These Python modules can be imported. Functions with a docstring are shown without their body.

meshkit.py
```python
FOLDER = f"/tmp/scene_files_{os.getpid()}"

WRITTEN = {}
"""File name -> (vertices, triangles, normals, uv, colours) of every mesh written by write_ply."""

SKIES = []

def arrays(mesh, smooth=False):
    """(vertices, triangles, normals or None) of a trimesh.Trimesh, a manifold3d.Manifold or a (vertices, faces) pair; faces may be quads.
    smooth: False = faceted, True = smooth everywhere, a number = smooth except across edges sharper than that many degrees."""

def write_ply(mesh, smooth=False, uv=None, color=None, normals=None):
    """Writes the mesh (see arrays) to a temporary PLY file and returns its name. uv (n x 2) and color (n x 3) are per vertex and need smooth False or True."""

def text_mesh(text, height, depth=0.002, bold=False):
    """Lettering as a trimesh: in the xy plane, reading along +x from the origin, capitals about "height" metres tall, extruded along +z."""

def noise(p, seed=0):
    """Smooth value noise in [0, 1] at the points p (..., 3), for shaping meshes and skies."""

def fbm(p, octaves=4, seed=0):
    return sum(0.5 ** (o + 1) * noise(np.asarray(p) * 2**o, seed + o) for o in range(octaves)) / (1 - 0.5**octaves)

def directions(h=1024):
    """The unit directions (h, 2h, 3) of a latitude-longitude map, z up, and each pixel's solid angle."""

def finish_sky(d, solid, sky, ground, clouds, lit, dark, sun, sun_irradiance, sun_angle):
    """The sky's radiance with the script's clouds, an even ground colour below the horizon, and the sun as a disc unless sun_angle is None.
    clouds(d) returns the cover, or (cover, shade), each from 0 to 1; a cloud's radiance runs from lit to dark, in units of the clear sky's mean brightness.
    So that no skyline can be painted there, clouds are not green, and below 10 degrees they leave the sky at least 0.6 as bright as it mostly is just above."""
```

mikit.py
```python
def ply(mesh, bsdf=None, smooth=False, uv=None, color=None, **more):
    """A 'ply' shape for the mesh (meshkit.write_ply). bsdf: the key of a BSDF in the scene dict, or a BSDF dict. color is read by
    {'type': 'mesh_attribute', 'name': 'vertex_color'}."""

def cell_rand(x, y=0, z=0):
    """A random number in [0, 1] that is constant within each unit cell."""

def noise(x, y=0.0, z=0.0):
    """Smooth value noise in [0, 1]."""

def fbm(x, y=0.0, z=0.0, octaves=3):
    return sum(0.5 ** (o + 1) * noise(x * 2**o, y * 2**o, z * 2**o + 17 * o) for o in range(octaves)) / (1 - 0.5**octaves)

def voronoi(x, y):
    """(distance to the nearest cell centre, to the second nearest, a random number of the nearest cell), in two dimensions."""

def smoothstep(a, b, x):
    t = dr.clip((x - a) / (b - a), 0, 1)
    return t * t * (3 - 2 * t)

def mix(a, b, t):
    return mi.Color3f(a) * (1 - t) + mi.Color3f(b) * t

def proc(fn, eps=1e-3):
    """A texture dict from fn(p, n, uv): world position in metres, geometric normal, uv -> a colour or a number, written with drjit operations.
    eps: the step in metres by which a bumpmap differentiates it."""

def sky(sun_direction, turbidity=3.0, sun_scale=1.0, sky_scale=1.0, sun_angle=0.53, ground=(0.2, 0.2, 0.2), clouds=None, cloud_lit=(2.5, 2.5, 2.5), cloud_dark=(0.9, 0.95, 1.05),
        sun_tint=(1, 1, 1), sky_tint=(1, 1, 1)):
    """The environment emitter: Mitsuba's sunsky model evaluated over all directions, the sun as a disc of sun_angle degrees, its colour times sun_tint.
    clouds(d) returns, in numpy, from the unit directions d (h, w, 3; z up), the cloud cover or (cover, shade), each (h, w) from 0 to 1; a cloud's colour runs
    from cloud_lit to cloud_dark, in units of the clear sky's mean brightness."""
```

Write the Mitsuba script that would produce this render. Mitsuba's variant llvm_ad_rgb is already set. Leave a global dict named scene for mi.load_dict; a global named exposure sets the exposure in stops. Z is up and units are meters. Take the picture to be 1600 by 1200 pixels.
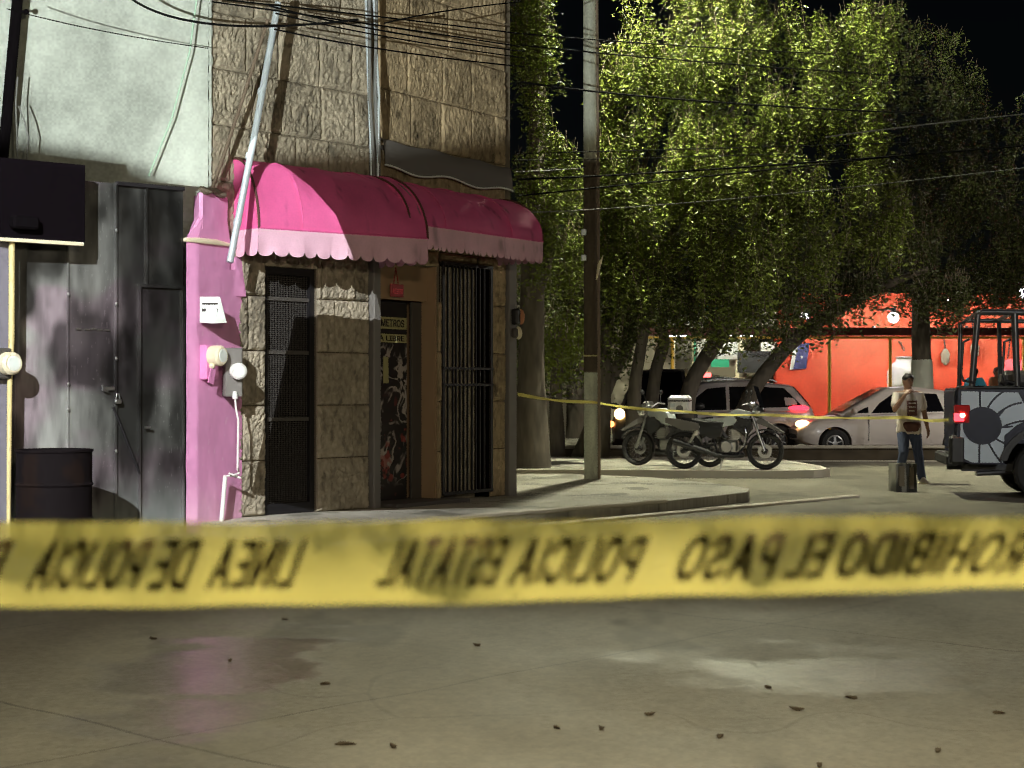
import math, random
import numpy as np, trimesh, shapely.geometry as sg
import manifold3d as m3
import drjit as dr, mitsuba as mi, mikit, meshkit
from mikit import proc, noise, fbm, smoothstep, mix
T = mi.ScalarTransform4f
random.seed(7)
rng = np.random.default_rng(7)
scene, labels = {}, {}

# ------------------------------------------------------------------ camera, sky, exposure, street lamps
FPX, CX, HY, EYE = 2600.0, 800.0, 612.0, 1.45         # focal length and centre in pixels of the 1600 px photograph, horizon row, eye height
scene['camera'] = {'type': 'thinlens', 'fov': 2 * math.degrees(math.atan(800 / FPX)), 'fov_axis': 'x', 'near_clip': 0.1, 'far_clip': 400.0,
                   'aperture_radius': 0.005, 'focus_distance': 20.0,
                   'to_world': T().look_at(origin=[0, 0, EYE], target=[0, 100, EYE + 100 * 12 / FPX], up=[0, 0, 1])}
scene['sky'] = mikit.sky((0.4, -0.3, 0.12), turbidity=4, sun_scale=0.0, sky_scale=0.022, sky_tint=(1.0, 0.95, 1.0))
scene['sky']['sampling_weight'] = 0.2
exposure = 0.0

# ------------------------------------------------------------------ helpers
def P(px, py, d): return np.array([(px - CX) / FPX * d, d, EYE + (HY - py) / FPX * d])
def G(px, py, z=0.0): d = FPX * (EYE - z) / (py - HY); return np.array([(px - CX) / FPX * d, d, z])
def numbered(k):
    if k not in scene and k not in labels: return k
    i = 1
    while f'{k}_{i:03d}' in scene or f'{k}_{i:03d}' in labels: i += 1
    return f'{k}_{i:03d}'
def thing(name, label, cat, group=None):
    k = numbered(name); labels[k] = {'label': label, 'category': cat}
    if group: labels[k]['group'] = group
    return k
def tri(m):
    if isinstance(m, MB): m = m.mesh()
    if isinstance(m, m3.Manifold):
        q = m.to_mesh(); return trimesh.Trimesh(np.array(q.vert_properties[:, :3], float), np.array(q.tri_verts), process=False)
    return m
def obj(parent, name, mesh, mat, smooth=False, label=None, **kw):
    k = numbered(parent + '__' + name)
    scene[k] = mikit.ply(tri(mesh), mat, smooth=smooth, **kw)
    if label: labels[k] = {'label': label}
    return k
def one(name, mesh, mat, label, cat, group=None, smooth=False, **kw):
    k = thing(name, label, cat, group); scene[k] = mikit.ply(tri(mesh), mat, smooth=smooth, **kw); return k
def struct(name, mesh, mat, smooth=False, label=None):
    k = numbered(name); scene[k] = mikit.ply(tri(mesh), mat, smooth=smooth); labels[k] = {'kind': 'structure'}
    if label: labels[k]['label'] = label
    return k
def frame(O, ang):
    """local x along the wall, local y INTO the wall (towards the camera is negative), z up"""
    c, s = math.cos(ang), math.sin(ang); M = np.eye(4); M[:3, 0] = [c, s, 0]; M[:3, 1] = [-s, c, 0]; M[:3, 3] = [O[0], O[1], O[2] if len(O) > 2 else 0]; return M
def s_of(F, px, y=0.0):
    o = F[:2, 3] + F[:2, 1] * y; t = F[:2, 0]; r = (px - CX) / FPX
    return (o[0] - r * o[1]) / (r * t[1] - t[0])
def d_of(F, s, y=0.0): return (F[:2, 3] + F[:2, 1] * y + F[:2, 0] * s)[1]
def z_of(F, px, py, y=0.0): return EYE + (HY - py) / FPX * d_of(F, s_of(F, px, y), y)
def W(F, x, y, z): return (F @ np.array([x, y, z, 1.0]))[:3]
def place(x, y, z=0, rot=0): return frame((x, y, z), rot)

def rbox(sx, sy, sz, b=0.0):
    if b <= 0: return trimesh.creation.box((sx, sy, sz))
    b = min(b, .49 * sx, .49 * sy, .49 * sz)
    p = [(i * (sx / 2 - (0 if a == 0 else b)), j * (sy / 2 - (0 if a == 1 else b)), k * (sz / 2 - (0 if a == 2 else b))) for a in range(3) for i in (-1, 1) for j in (-1, 1) for k in (-1, 1)]
    return trimesh.convex.convex_hull(np.array(p))
def lathe_mesh(prof, n=24):
    m = trimesh.creation.revolve(np.array(prof, float), sections=n); return m
def tube_mesh(pts, r, n=8):
    pts = np.asarray(pts, float); r = np.broadcast_to(np.asarray(r, float), (len(pts),))
    t = np.gradient(pts, axis=0); t /= np.linalg.norm(t, axis=1, keepdims=True) + 1e-12
    a = np.zeros_like(t); u = np.array([0, 0, 1.0]) if abs(t[0, 2]) < .9 else np.array([1.0, 0, 0])
    for i in range(len(pts)):
        u = u - t[i] * (u @ t[i]); u /= np.linalg.norm(u) + 1e-12; a[i] = u
    b = np.cross(t, a); an = np.arange(n) * 2 * np.pi / n
    v = pts[:, None] + r[:, None, None] * (np.cos(an)[None, :, None] * a[:, None] + np.sin(an)[None, :, None] * b[:, None])
    v = np.vstack([v.reshape(-1, 3), pts[:1], pts[-1:]]); f = []
    L = len(pts)
    for i in range(L - 1):
        for j in range(n):
            k = (j + 1) % n; f += [[i * n + j, i * n + k, (i + 1) * n + k], [i * n + j, (i + 1) * n + k, (i + 1) * n + j]]
    for j in range(n):
        k = (j + 1) % n; f += [[L * n, k, j], [L * n + 1, (L - 1) * n + j, (L - 1) * n + k]]
    return trimesh.Trimesh(v, f, process=False)
class MB:
    def __init__(self, M=None): self.l = []; self.M = np.eye(4) if M is None else M
    def add(self, m, M=None):
        m = tri(m).copy(); m.apply_transform(self.M if M is None else self.M @ M); self.l.append(m); return self
    def box(self, x0, x1, y0, y1, z0, z1, b=0.0):
        m = rbox(abs(x1 - x0), abs(y1 - y0), abs(z1 - z0), b); m.apply_translation([(x0 + x1) / 2, (y0 + y1) / 2, (z0 + z1) / 2]); return self.add(m)
    def tube(self, pts, r, n=8): return self.add(tube_mesh(pts, r, n))
    def bar(self, p, q, w, h, b=0.0):
        p, q = np.asarray(p, float), np.asarray(q, float); L = np.linalg.norm(q - p); z = (q - p) / L
        x = np.cross(z, [0, 0, 1] if abs(z[2]) < .9 else [0, 1, 0]); x /= np.linalg.norm(x); y = np.cross(z, x)
        M = np.eye(4); M[:3, 0], M[:3, 1], M[:3, 2], M[:3, 3] = x, y, z, (p + q) / 2
        return self.add(rbox(w, h, L, b), M)
    def ell(self, c, r, sub=2):
        m = trimesh.creation.icosphere(sub, 1.0); m.apply_scale(r); m.apply_translation(c); return self.add(m)
    def prism(self, pts, y0, y1):
        """outline in local x, z, extruded in y from y0 to y1"""
        g = pts if hasattr(pts, 'exterior') else sg.Polygon(pts)
        if not g.is_valid: g = g.buffer(0)
        for q in getattr(g, 'geoms', [g]):
            m = trimesh.creation.extrude_polygon(q, abs(y1 - y0), engine='earcut')
            M = np.array([[1, 0, 0, 0], [0, 0, -1, max(y0, y1)], [0, 1, 0, 0], [0, 0, 0, 1.0]]); self.add(m, M)
        return self
    def flat(self, pts, z0, z1):
        g = pts if hasattr(pts, 'exterior') else sg.Polygon(pts)
        m = trimesh.creation.extrude_polygon(g, z1 - z0, engine='earcut'); m.apply_translation([0, 0, z0]); return self.add(m)
    def lathe(self, prof, c=(0, 0, 0), axis='z', n=24):
        m = lathe_mesh(prof, n); M = np.eye(4)
        if axis == 'y': M[:3, :3] = [[1, 0, 0], [0, 0, 1], [0, -1, 0]]
        if axis == 'x': M[:3, :3] = [[0, 0, 1], [0, 1, 0], [-1, 0, 0]]
        M[:3, 3] = c; return self.add(m, M)
    def text(self, s, h, c, depth=.004, width=None, bold=True, mirror=False, shear=0.0):
        """lettering in the local x-z plane facing -y, centred at c"""
        m = meshkit.text_mesh(s, h, depth, bold); v = m.vertices; lo, hi = v.min(0), v.max(0); m.apply_translation([-(lo[0] + hi[0]) / 2, -(lo[1] + hi[1]) / 2, 0])
        k = 1 if width is None else width / (hi[0] - lo[0]); M = np.array([[k, shear, 0, c[0]], [0, 0, -1, c[1]], [0, 1, 0, c[2]], [0, 0, 0, 1.0]])
        if mirror: M[0, 0] *= -1
        m = m.copy(); m.apply_transform(M)
        return self.add(m)
    def mesh(self): return trimesh.util.concatenate(self.l) if len(self.l) > 1 else self.l[0]
def grid_mesh(X, Y, Z):
    n, m = X.shape; v = np.stack([X, Y, Z], -1).reshape(-1, 3); i, j = np.meshgrid(np.arange(n - 1), np.arange(m - 1), indexing='ij'); a = (i * m + j).ravel()
    return trimesh.Trimesh(v, np.vstack([np.stack([a, a + 1, a + m + 1], 1), np.stack([a, a + m + 1, a + m], 1)]), process=False)
def S(c, r, n=14): return m3.Manifold.sphere(r, n).translate([float(x) for x in c])
def hullb(*a): return m3.Manifold.batch_hull(list(a))
def union(l): return m3.Manifold.batch_boolean(l, m3.OpType.Add)
def smooth_body(parts, edge, it=8):
    m = tri(union(parts).refine_to_length(edge)); m = trimesh.Trimesh(m.vertices, m.faces, process=True); trimesh.smoothing.filter_taubin(m, iterations=it); return m

# ------------------------------------------------------------------ materials
def mat(name, col, rough=.6, metal=0.0, spec=.5, two=True, **kw):
    b = {'type': 'principled', 'base_color': col if isinstance(col, dict) else {'type': 'rgb', 'value': list(col)}, 'roughness': rough, 'metallic': metal, 'specular': spec, **kw}
    scene[name] = {'type': 'twosided', 'bsdf': b} if two else b; return name
def bump(name, col, fn, scale=1.0, eps=2e-3, rough=.7, spec=.4, **kw):
    b = {'type': 'principled', 'base_color': col if isinstance(col, dict) else {'type': 'rgb', 'value': list(col)}, 'roughness': rough, 'specular': spec, **kw}
    scene[name] = {'type': 'twosided', 'bsdf': {'type': 'bumpmap', 'arbitrary': proc(fn, eps), 'scale': scale, 'bsdf': b}}; return name
def joint(p, ox, per, w):
    """thin wandering joints across the direction of the street"""
    a = p.x * .669 + p.y * .743 + ox + .05 * (noise(p.x * 3, p.y * 3, 2) - .5); f = a / per - dr.floor(a / per); return 1 - smoothstep(w, w * 2.2, dr.minimum(f, 1 - f) * per)
def c_road(p, n, uv):
    a = fbm(p.x * .35, p.y * .35, 0, 4); b = fbm(p.x * 2.2 + 5, p.y * .8, 3, 4); g = noise(p.x * 70, p.y * 70, 1); g2 = noise(p.x * 26, p.y * 22, 4); st = smoothstep(.52, .72, fbm(p.x * .5 + 31, p.y * .22, 9, 4)); dk = smoothstep(.66, .72, fbm(p.x * 1.1 + 3, p.y * .5, 4, 4))
    bl = p.x * -.743 + p.y * .669 + .12 * (noise(p.x * 1.3, p.y * 1.3, 8) - .5); fl = bl / 3.4 + .31 - dr.floor(bl / 3.4 + .31); lj = 1 - smoothstep(.006, .014, dr.minimum(fl, 1 - fl) * 3.4)
    d1, d2, r_ = mikit.voronoi(p.x * .32 + .22 * noise(p.x * 2, p.y * 2, 3), p.y * .32 + .22 * noise(p.x * 2, p.y * 2, 6)); cr = (1 - smoothstep(.004, .012, d2 - d1)) * smoothstep(.5, .7, noise(p.x * .4, p.y * .4, 5))
    v = (.78 + .55 * (a - .5) + .38 * (b - .5) + .16 * (g - .5) + .15 * (g2 - .5)) * (1 - .26 * st) * (1 - .3 * dk) * (1 - .3 * lj) * (1 - .16 * cr) * (1 - .35 * joint(p, .4, 4.6, .007))
    return mix(mi.Color3f(.20, .182, .138), mi.Color3f(.182, .172, .135), a) * v
def r_road(p, n, uv):
    e = .9 * (fbm(p.x * 2.2, p.y * 3.4, 7, 4) - .5)                 # two damp patches, left of the middle and at the right
    a = dr.sqrt(dr.square((p.x + 1.55) / .55) + dr.square((p.y - 8.5) / 1.9)) + 2 * e; b = dr.sqrt(dr.square((p.x - 1.75) / 1.1) + dr.square((p.y - 8.7) / .8)) + 2 * e
    w = dr.maximum(1 - smoothstep(.5, 1.1, a), (1 - smoothstep(.2, 1.2, b)) * .62); return .72 - .46 * w + .16 * (fbm(p.x * 1.3, p.y * 1.3, 2, 3) - .5)
def h_road(p, n, uv): return .012 * fbm(p.x * 1.6, p.y * 1.6, 0, 3) + .0015 * noise(p.x * 60, p.y * 60, 5)
def c_walk(p, n, uv):
    v = (.82 + .7 * (fbm(p.x * 1.1, p.y * 1.1, 4, 4) - .5) + .3 * (noise(p.x * 50, p.y * 50, 3) - .5)) * (1 - .5 * joint(p, .9, 1.7, .010)) * (1 - .45 * smoothstep(.58, .7, fbm(p.x * 2.3 + 8, p.y * 2.3, 4, 4)))
    return mi.Color3f(.34, .32, .265) * v
def c_plaster(p, n, uv):
    a = fbm(p.x * .9, p.z * .8, p.y * .3, 4); b = fbm(p.x * 4.5, p.z * 3.2, 2, 4); dr_ = smoothstep(.5, .75, fbm(p.x * 2.6, p.z * .35, 6, 3)); c = smoothstep(.62, .75, fbm(p.x * 2, p.z * 2, 11, 4))
    v = .56 + .8 * (a - .5) + .30 * (b - .5) - .10 * dr_ + .05 * c + .12 * (noise(p.x * 45, p.z * 45, 2) - .5)
    return mi.Color3f(.70, .765, .69) * dr.clip(v, .12, .9)
def h_plaster(p, n, uv): return .006 * fbm(p.x * 9, p.z * 9, p.y * 9, 3) + .01 * fbm(p.x * 2, p.z * 2, p.y * 2, 2)
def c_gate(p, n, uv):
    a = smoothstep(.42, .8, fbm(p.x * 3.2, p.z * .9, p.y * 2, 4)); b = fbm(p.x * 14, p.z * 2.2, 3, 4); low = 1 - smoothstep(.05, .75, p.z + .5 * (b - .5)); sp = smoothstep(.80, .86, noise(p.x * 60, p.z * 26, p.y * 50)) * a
    west_glow = 1 - smoothstep(-4.35, -3.9, p.x + .4 * (b - .5)); hi = smoothstep(.45, .7, fbm(p.x * 2.3 + 4, p.z * 1.3, 1, 3)); dk = 1 - .75 * smoothstep(.48, .66, fbm(p.x * 2.9 + 2, p.z * 1.1 + 5, 7, 4)); v = (.020 + .15 * a * (.3 + b) + .30 * west_glow * hi * (.3 + b)) * dk + .26 * low * (.2 + 1.0 * b) + .04 * sp  # pale west smears: reflected glow painted into the colour, over dust smudges
    return mix(mix(mi.Color3f(1.0, .82, .93), mi.Color3f(.95, .97, .93), smoothstep(.45, .62, fbm(p.x * 1.7 + 9, p.z * 1.9, 4, 3))), mi.Color3f(.9, 1, .95), low) * v  # mauve tint puts the lilac sheen into the colour
def r_gate(p, n, uv): return .17 + .3 * fbm(p.x * 5, p.z * 3, p.y * 5, 3)
def h_gate(p, n, uv): return .010 * fbm(p.x * 3.0, p.z * 2.0, p.y * 3, 2) + .0008 * fbm(p.x * 30, p.z * 12, 0, 2)
def c_pink(p, n, uv):
    v = .85 + .3 * (fbm(p.x * 6, p.z * 3, p.y * 6, 4) - .5); low = 1 - smoothstep(.0, .5, p.z - .12 + .3 * (fbm(p.x * 9, p.y * 9, p.z * 6, 3) - .5)); pe = smoothstep(.74, .77, fbm(p.x * 22, p.z * 17, p.y * 22, 3))
    return mix(mix(mi.Color3f(.76, .32, .58), mi.Color3f(.84, .50, .66), low * .6), mi.Color3f(.8, .62, .7), pe * .25) * v
def h_pink(p, n, uv): return .012 * fbm(p.x * 5, p.z * 3.5, p.y * 5, 3) + .003 * fbm(p.x * 26, p.z * 20, p.y * 26, 2)
def c_stone(k, tone=(.40, .35, .265)):
    def f(p, n, uv):
        u = p.x * .8 + p.y * .6
        a = fbm(u * 5, p.z * 4, k, 4); b = fbm(u * 24, p.z * 15, 3, 3); d = smoothstep(.55, .8, fbm(u * 2.2, p.z * 1.3, 5, 3)); fl = smoothstep(.46, .25, fbm(u * 17, p.z * 7.5, 1, 3))
        return mi.Color3f(*tone) * (.72 + .5 * (a - .5) + .55 * (b - .5) - .22 * d - .25 * fl + .2 * k)
    return f
def h_stone(p, n, uv):
    u = p.x * .8 + p.y * .6
    return .02 * fbm(u * 40, p.z * 26, 2, 3)
def c_bark(p, n, uv):
    v = .6 + .9 * (fbm(p.x * 9, p.y * 9, p.z * 2, 4) - .3); return mi.Color3f(.135, .115, .092) * v
def h_bark(p, n, uv): return .03 * fbm(p.x * 14, p.y * 14, p.z * 3, 3)
def c_pole(p, n, uv):
    v = .8 + .5 * (fbm(p.x * 8, p.y * 8, p.z * 1.4, 4) - .5) + .2 * (noise(p.x * 60, p.y * 60, p.z * 40) - .5)
    old = smoothstep(1.72, 1.76, p.z) * (1 - smoothstep(4.9, 5.05, p.z))  # brown middle band; its top edge is a shadow line painted into the colour
    return mix(mi.Color3f(.50, .52, .43), mi.Color3f(.075, .055, .035), old) * v
def c_redwall(p, n, uv):
    v = .9 + .25 * (fbm(p.x * 1.2, p.z * 1.2, 0, 4) - .5) + .1 * (noise(p.x * 30, p.z * 30, 4) - .5); return mi.Color3f(.62, .052, .020) * v
def c_awning(col):
    def f(p, n, uv):
        v = .9 + .35 * (fbm(p.x * 3, p.z * 2, p.y * 3, 4) - .5) + .1 * (noise(p.x * 120, p.z * 120, p.y * 120) - .5)
        st = smoothstep(.6, .8, fbm(p.x * 7, p.z * 2.5, p.y * 7, 3)); return mi.Color3f(*col) * v * (1 - .38 * st)
    return f
def h_cloth(p, n, uv): return .02 * fbm(p.x * 4, p.z * 2.4, p.y * 4, 3)
def c_drum(p, n, uv):
    return mix(mi.Color3f(.008, .006, .007), mi.Color3f(.013, .008, .007), smoothstep(.5, .7, fbm(p.x * 5, p.y * 5, p.z * 4, 4)))
def c_block(p, n, uv):
    v = .75 + .8 * (fbm(p.x * 6, p.y * 6, p.z * 3, 4) - .5); st = smoothstep(.5, .62, fbm(p.x * 9, p.z * 1.2, 3, 3)); return mi.Color3f(.27, .26, .22) * v * (1 - .8 * st)
def c_mural(p, n, uv):
    a = fbm(p.x * 6, p.z * 4, p.y * 5, 4); w = fbm(p.x * 5, p.z * 4, 3, 2); b = 1 - dr.abs(2 * fbm(p.x * 13 + 2 * w, p.z * 6 + 2 * w, 9, 3) - 1); k = smoothstep(.80, .95, b) * smoothstep(.3, .5, p.z) * (1 - smoothstep(1.95, 2.05, p.z)) * smoothstep(.35, .5, a)
    red = smoothstep(.60, .70, fbm(p.x * 13 + 7, p.z * 9, 2, 3)) * (1 - smoothstep(1.1, 1.5, p.z)) * .7
    return mix(mix(mi.Color3f(.02, .018, .02), mi.Color3f(.34, .30, .28) * (.5 + a), k), mi.Color3f(.3, .05, .04), red)
def c_dirt(p, n, uv): return mi.Color3f(.07, .055, .035) * (.5 + fbm(p.x * 3, p.y * 5, p.z * 5, 4))
def c_leaf(col):
    def f(p, n, uv): return mi.Color3f(*col) * (.55 + 1.1 * noise(p.x * 9, p.y * 9, p.z * 9)) * (.75 + .5 * noise(p.x * 1.3, p.y * 1.3, p.z * 1.3))
    return f

bump('road_concrete', proc(c_road), h_road, rough=proc(r_road), spec=.16, eps=4e-3)
mat('walk_concrete', proc(c_walk), .75)
mat('kerb_concrete', (.42, .39, .32), .8)
bump('plaster', proc(c_plaster), h_plaster, rough=.85)
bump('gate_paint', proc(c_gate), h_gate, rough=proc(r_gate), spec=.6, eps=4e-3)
bump('pink_paint', proc(c_pink), h_pink, rough=.55, eps=3e-3)
for i in range(3): bump(f'warm_lit_stone{i}', proc(c_stone(i * .5, (.44, .345, .215))), h_stone, rough=.9, spec=.2, eps=2e-3)  # browner stone copy for the corner facade: warm light put into the colour
for i in range(3): bump(f'stone{i}', proc(c_stone(i * .5)), h_stone, rough=.9, spec=.2, eps=2e-3)
mat('mortar', (.15, .125, .09), .95)
bump('bark', proc(c_bark), h_bark, rough=.9, eps=4e-3)
mat('pole_paint', proc(c_pole), .8)
mat('red_plaster', proc(c_redwall), .7)
bump('awning_pink', proc(c_awning((.80, .135, .36))), h_cloth, rough=.7, eps=6e-3)
bump('awning_pale', proc(c_awning((.85, .52, .66))), h_cloth, rough=.75, eps=6e-3)
mat('drum_paint', proc(c_drum), .8, spec=.06)
mat('block_concrete', proc(c_block), .9)
mat('door_mural', proc(c_mural), .4)
mat('dirt', proc(c_dirt), .95)
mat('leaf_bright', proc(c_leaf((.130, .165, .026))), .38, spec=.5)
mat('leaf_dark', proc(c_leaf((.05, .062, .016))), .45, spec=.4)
mat('pink_gloss', (.72, .26, .53), .5)
mat('black_metal', (.012, .011, .013), .45); mat('matte_black', (.0055, .004, .0055), .95, spec=.02); mat('soot_black', (.005, .004, .005), .95, spec=.03)
mat('dark_grey', (.075, .068, .062), .6); mat('mid_grey', (.16, .15, .14), .6); mat('steel', (.5, .5, .5), .35, 1.0); mat('galvanised', (.55, .62, .66), .4, .3)
mat('chrome', (.8, .8, .8), .12, 1.0); mat('rubber', (.018, .017, .017), .75); mat('white_paint', (.75, .75, .72), .4); mat('cream', (.75, .68, .48), .5)
mat('yellow_pipe', (.66, .56, .26), .5); mat('lilac_wall', (.20, .19, .24), .8); mat('wood_tan', (.33, .22, .13), .7); mat('door_brown', (.07, .062, .055), .6)
mat('dark_glass', (.006, .006, .008), .06, spec=.6); mat('wire', (.004, .004, .004), .9, spec=.05); mat('wire_pale', (.16, .165, .16), .6); mat('green_cable', (.42, .62, .48), .5); mat('rope_white', (.75, .72, .7), .8); mat('brown_pole', (.16, .12, .085), .7)
mat('sign_red', (.30, .018, .02), .5); mat('sign_ink', (.02, .015, .015), .6); mat('sign_yellow', (.36, .33, .16), .6); mat('notice', (.72, .78, .74), .5)
mat('car_white', (.62, .56, .52), .3, spec=.6, clearcoat=.8, clearcoat_gloss=.9); mat('car_silver', (.50, .46, .47), .35, .2, clearcoat=.8, clearcoat_gloss=.9); mat('car_dark', (.045, .042, .044), .3, clearcoat=.8, clearcoat_gloss=.9); mat('car_navy', (.006, .009, .028), .4, spec=.3, clearcoat=.15, clearcoat_gloss=.9)
mat('truck_white', (.48, .55, .63), .3, clearcoat=.7, clearcoat_gloss=.9); mat('plastic_black', (.018, .018, .02), .5); mat('tank_paint', (.62, .68, .66), .2, clearcoat=.8, clearcoat_gloss=.9)
mat('lens_red', (.5, .02, .02), .15); mat('rim_grey', (.42, .41, .40), .35, .6)
mat('skin', (.30, .16, .105), .55); mat('hair', (.012, .009, .008), .5); mat('shirt_white', (.62, .55, .50), .85); mat('print_brown', (.11, .045, .035), .8); mat('denim', (.055, .07, .13), .85); mat('shoe_white', (.68, .62, .55), .6); mat('shirt_blue', (.12, .58, .90), .8); mat('shirt_orange', (.45, .20, .10), .8)
mat('beam_red', (.085, .014, .012), .6); mat('post_yellow', (.62, .38, .05), .5); mat('poster_blue', (.025, .035, .13), .5); mat('poster_white', (.6, .62, .55), .6); mat('green_panel', (.05, .5, .27), .5); mat('shop_wall', (.42, .38, .29), .8); mat('shop_grey', (.16, .15, .12), .8); mat('pink_sign', (.8, .12, .16), .6); mat('plant_green', (.05, .09, .02), .6); mat('far_wall', (.07, .06, .05), .9)
mat('dry_leaf', (.06, .045, .025), .9); mat('tape_ink', (.17, .10, .018), .6); mat('lamp_grey', (.3, .3, .3), .5)
scene['tape_film'] = {'type': 'mask', 'opacity': .9, 'bsdf': {'type': 'principledthin', 'base_color': {'type': 'rgb', 'value': [.97, .87, .27]}, 'roughness': .5, 'diff_trans': 1.0, 'spec_trans': 0.0}}
def emit(r, g, b, w=.15): return {'emitter': {'type': 'area', 'sampling_weight': w, 'radiance': {'type': 'rgb', 'value': [float(r), float(g), float(b)]}}}

# ------------------------------------------------------------------ street lamps, floodlight, added fill lamps and shadow plates (all outside the frame)
def disc(r, n=24): a = np.arange(n) * 2 * np.pi / n; v = np.vstack([[[0, 0, 0]], np.stack([r * np.cos(a), r * np.sin(a), 0 * a], 1)]); return trimesh.Trimesh(v, [[0, 1 + i, 1 + (i + 1) % n] for i in range(n)], process=False)
def aim(pos, to):
    pos, to = np.array(pos, float), np.array(to, float); z = to - pos; z /= np.linalg.norm(z); x = np.cross([0, 0, 1.0], z); x /= np.linalg.norm(x); M = np.eye(4); M[:3, 0], M[:3, 1], M[:3, 2], M[:3, 3] = x, np.cross(z, x), z, pos; return M
def lamp_post(pos, arm, label, power, col, r, target):
    """a street lamp: post, arm, head and the lamp's own glass"""
    t = thing('street_lamp', label, 'street lamp'); pos = np.array(pos, float); base = pos + np.array([arm[0], arm[1], 0])
    obj(t, 'post', MB().tube([[base[0], base[1], 0], [base[0], base[1], pos[2] + .1]], [.09, .06], 12), 'lamp_grey', 40)
    M = aim(pos, target)
    obj(t, 'arm', MB().tube([[base[0], base[1], pos[2] + .05], base * .5 + pos * .5 + [0, 0, .1], pos - M[:3, 2] * .12 + [0, 0, .02]], .035, 8), 'lamp_grey', 40)
    obj(t, 'head', MB(M).lathe([[0, -.16], [r * .7, -.15], [r + .06, -.06], [r + .06, -.012], [r + .02, -.012], [r + .02, -.02], [0, -.02]], n=24), 'lamp_grey', 40)
    k = numbered(t + '__lamp_glass'); d = disc(r); d.apply_transform(M); R = power / (math.pi * r * r)
    scene[k] = mikit.ply(d, 'lamp_grey', **emit(col[0] * R, col[1] * R, col[2] * R, 3.0))
    return t
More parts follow.
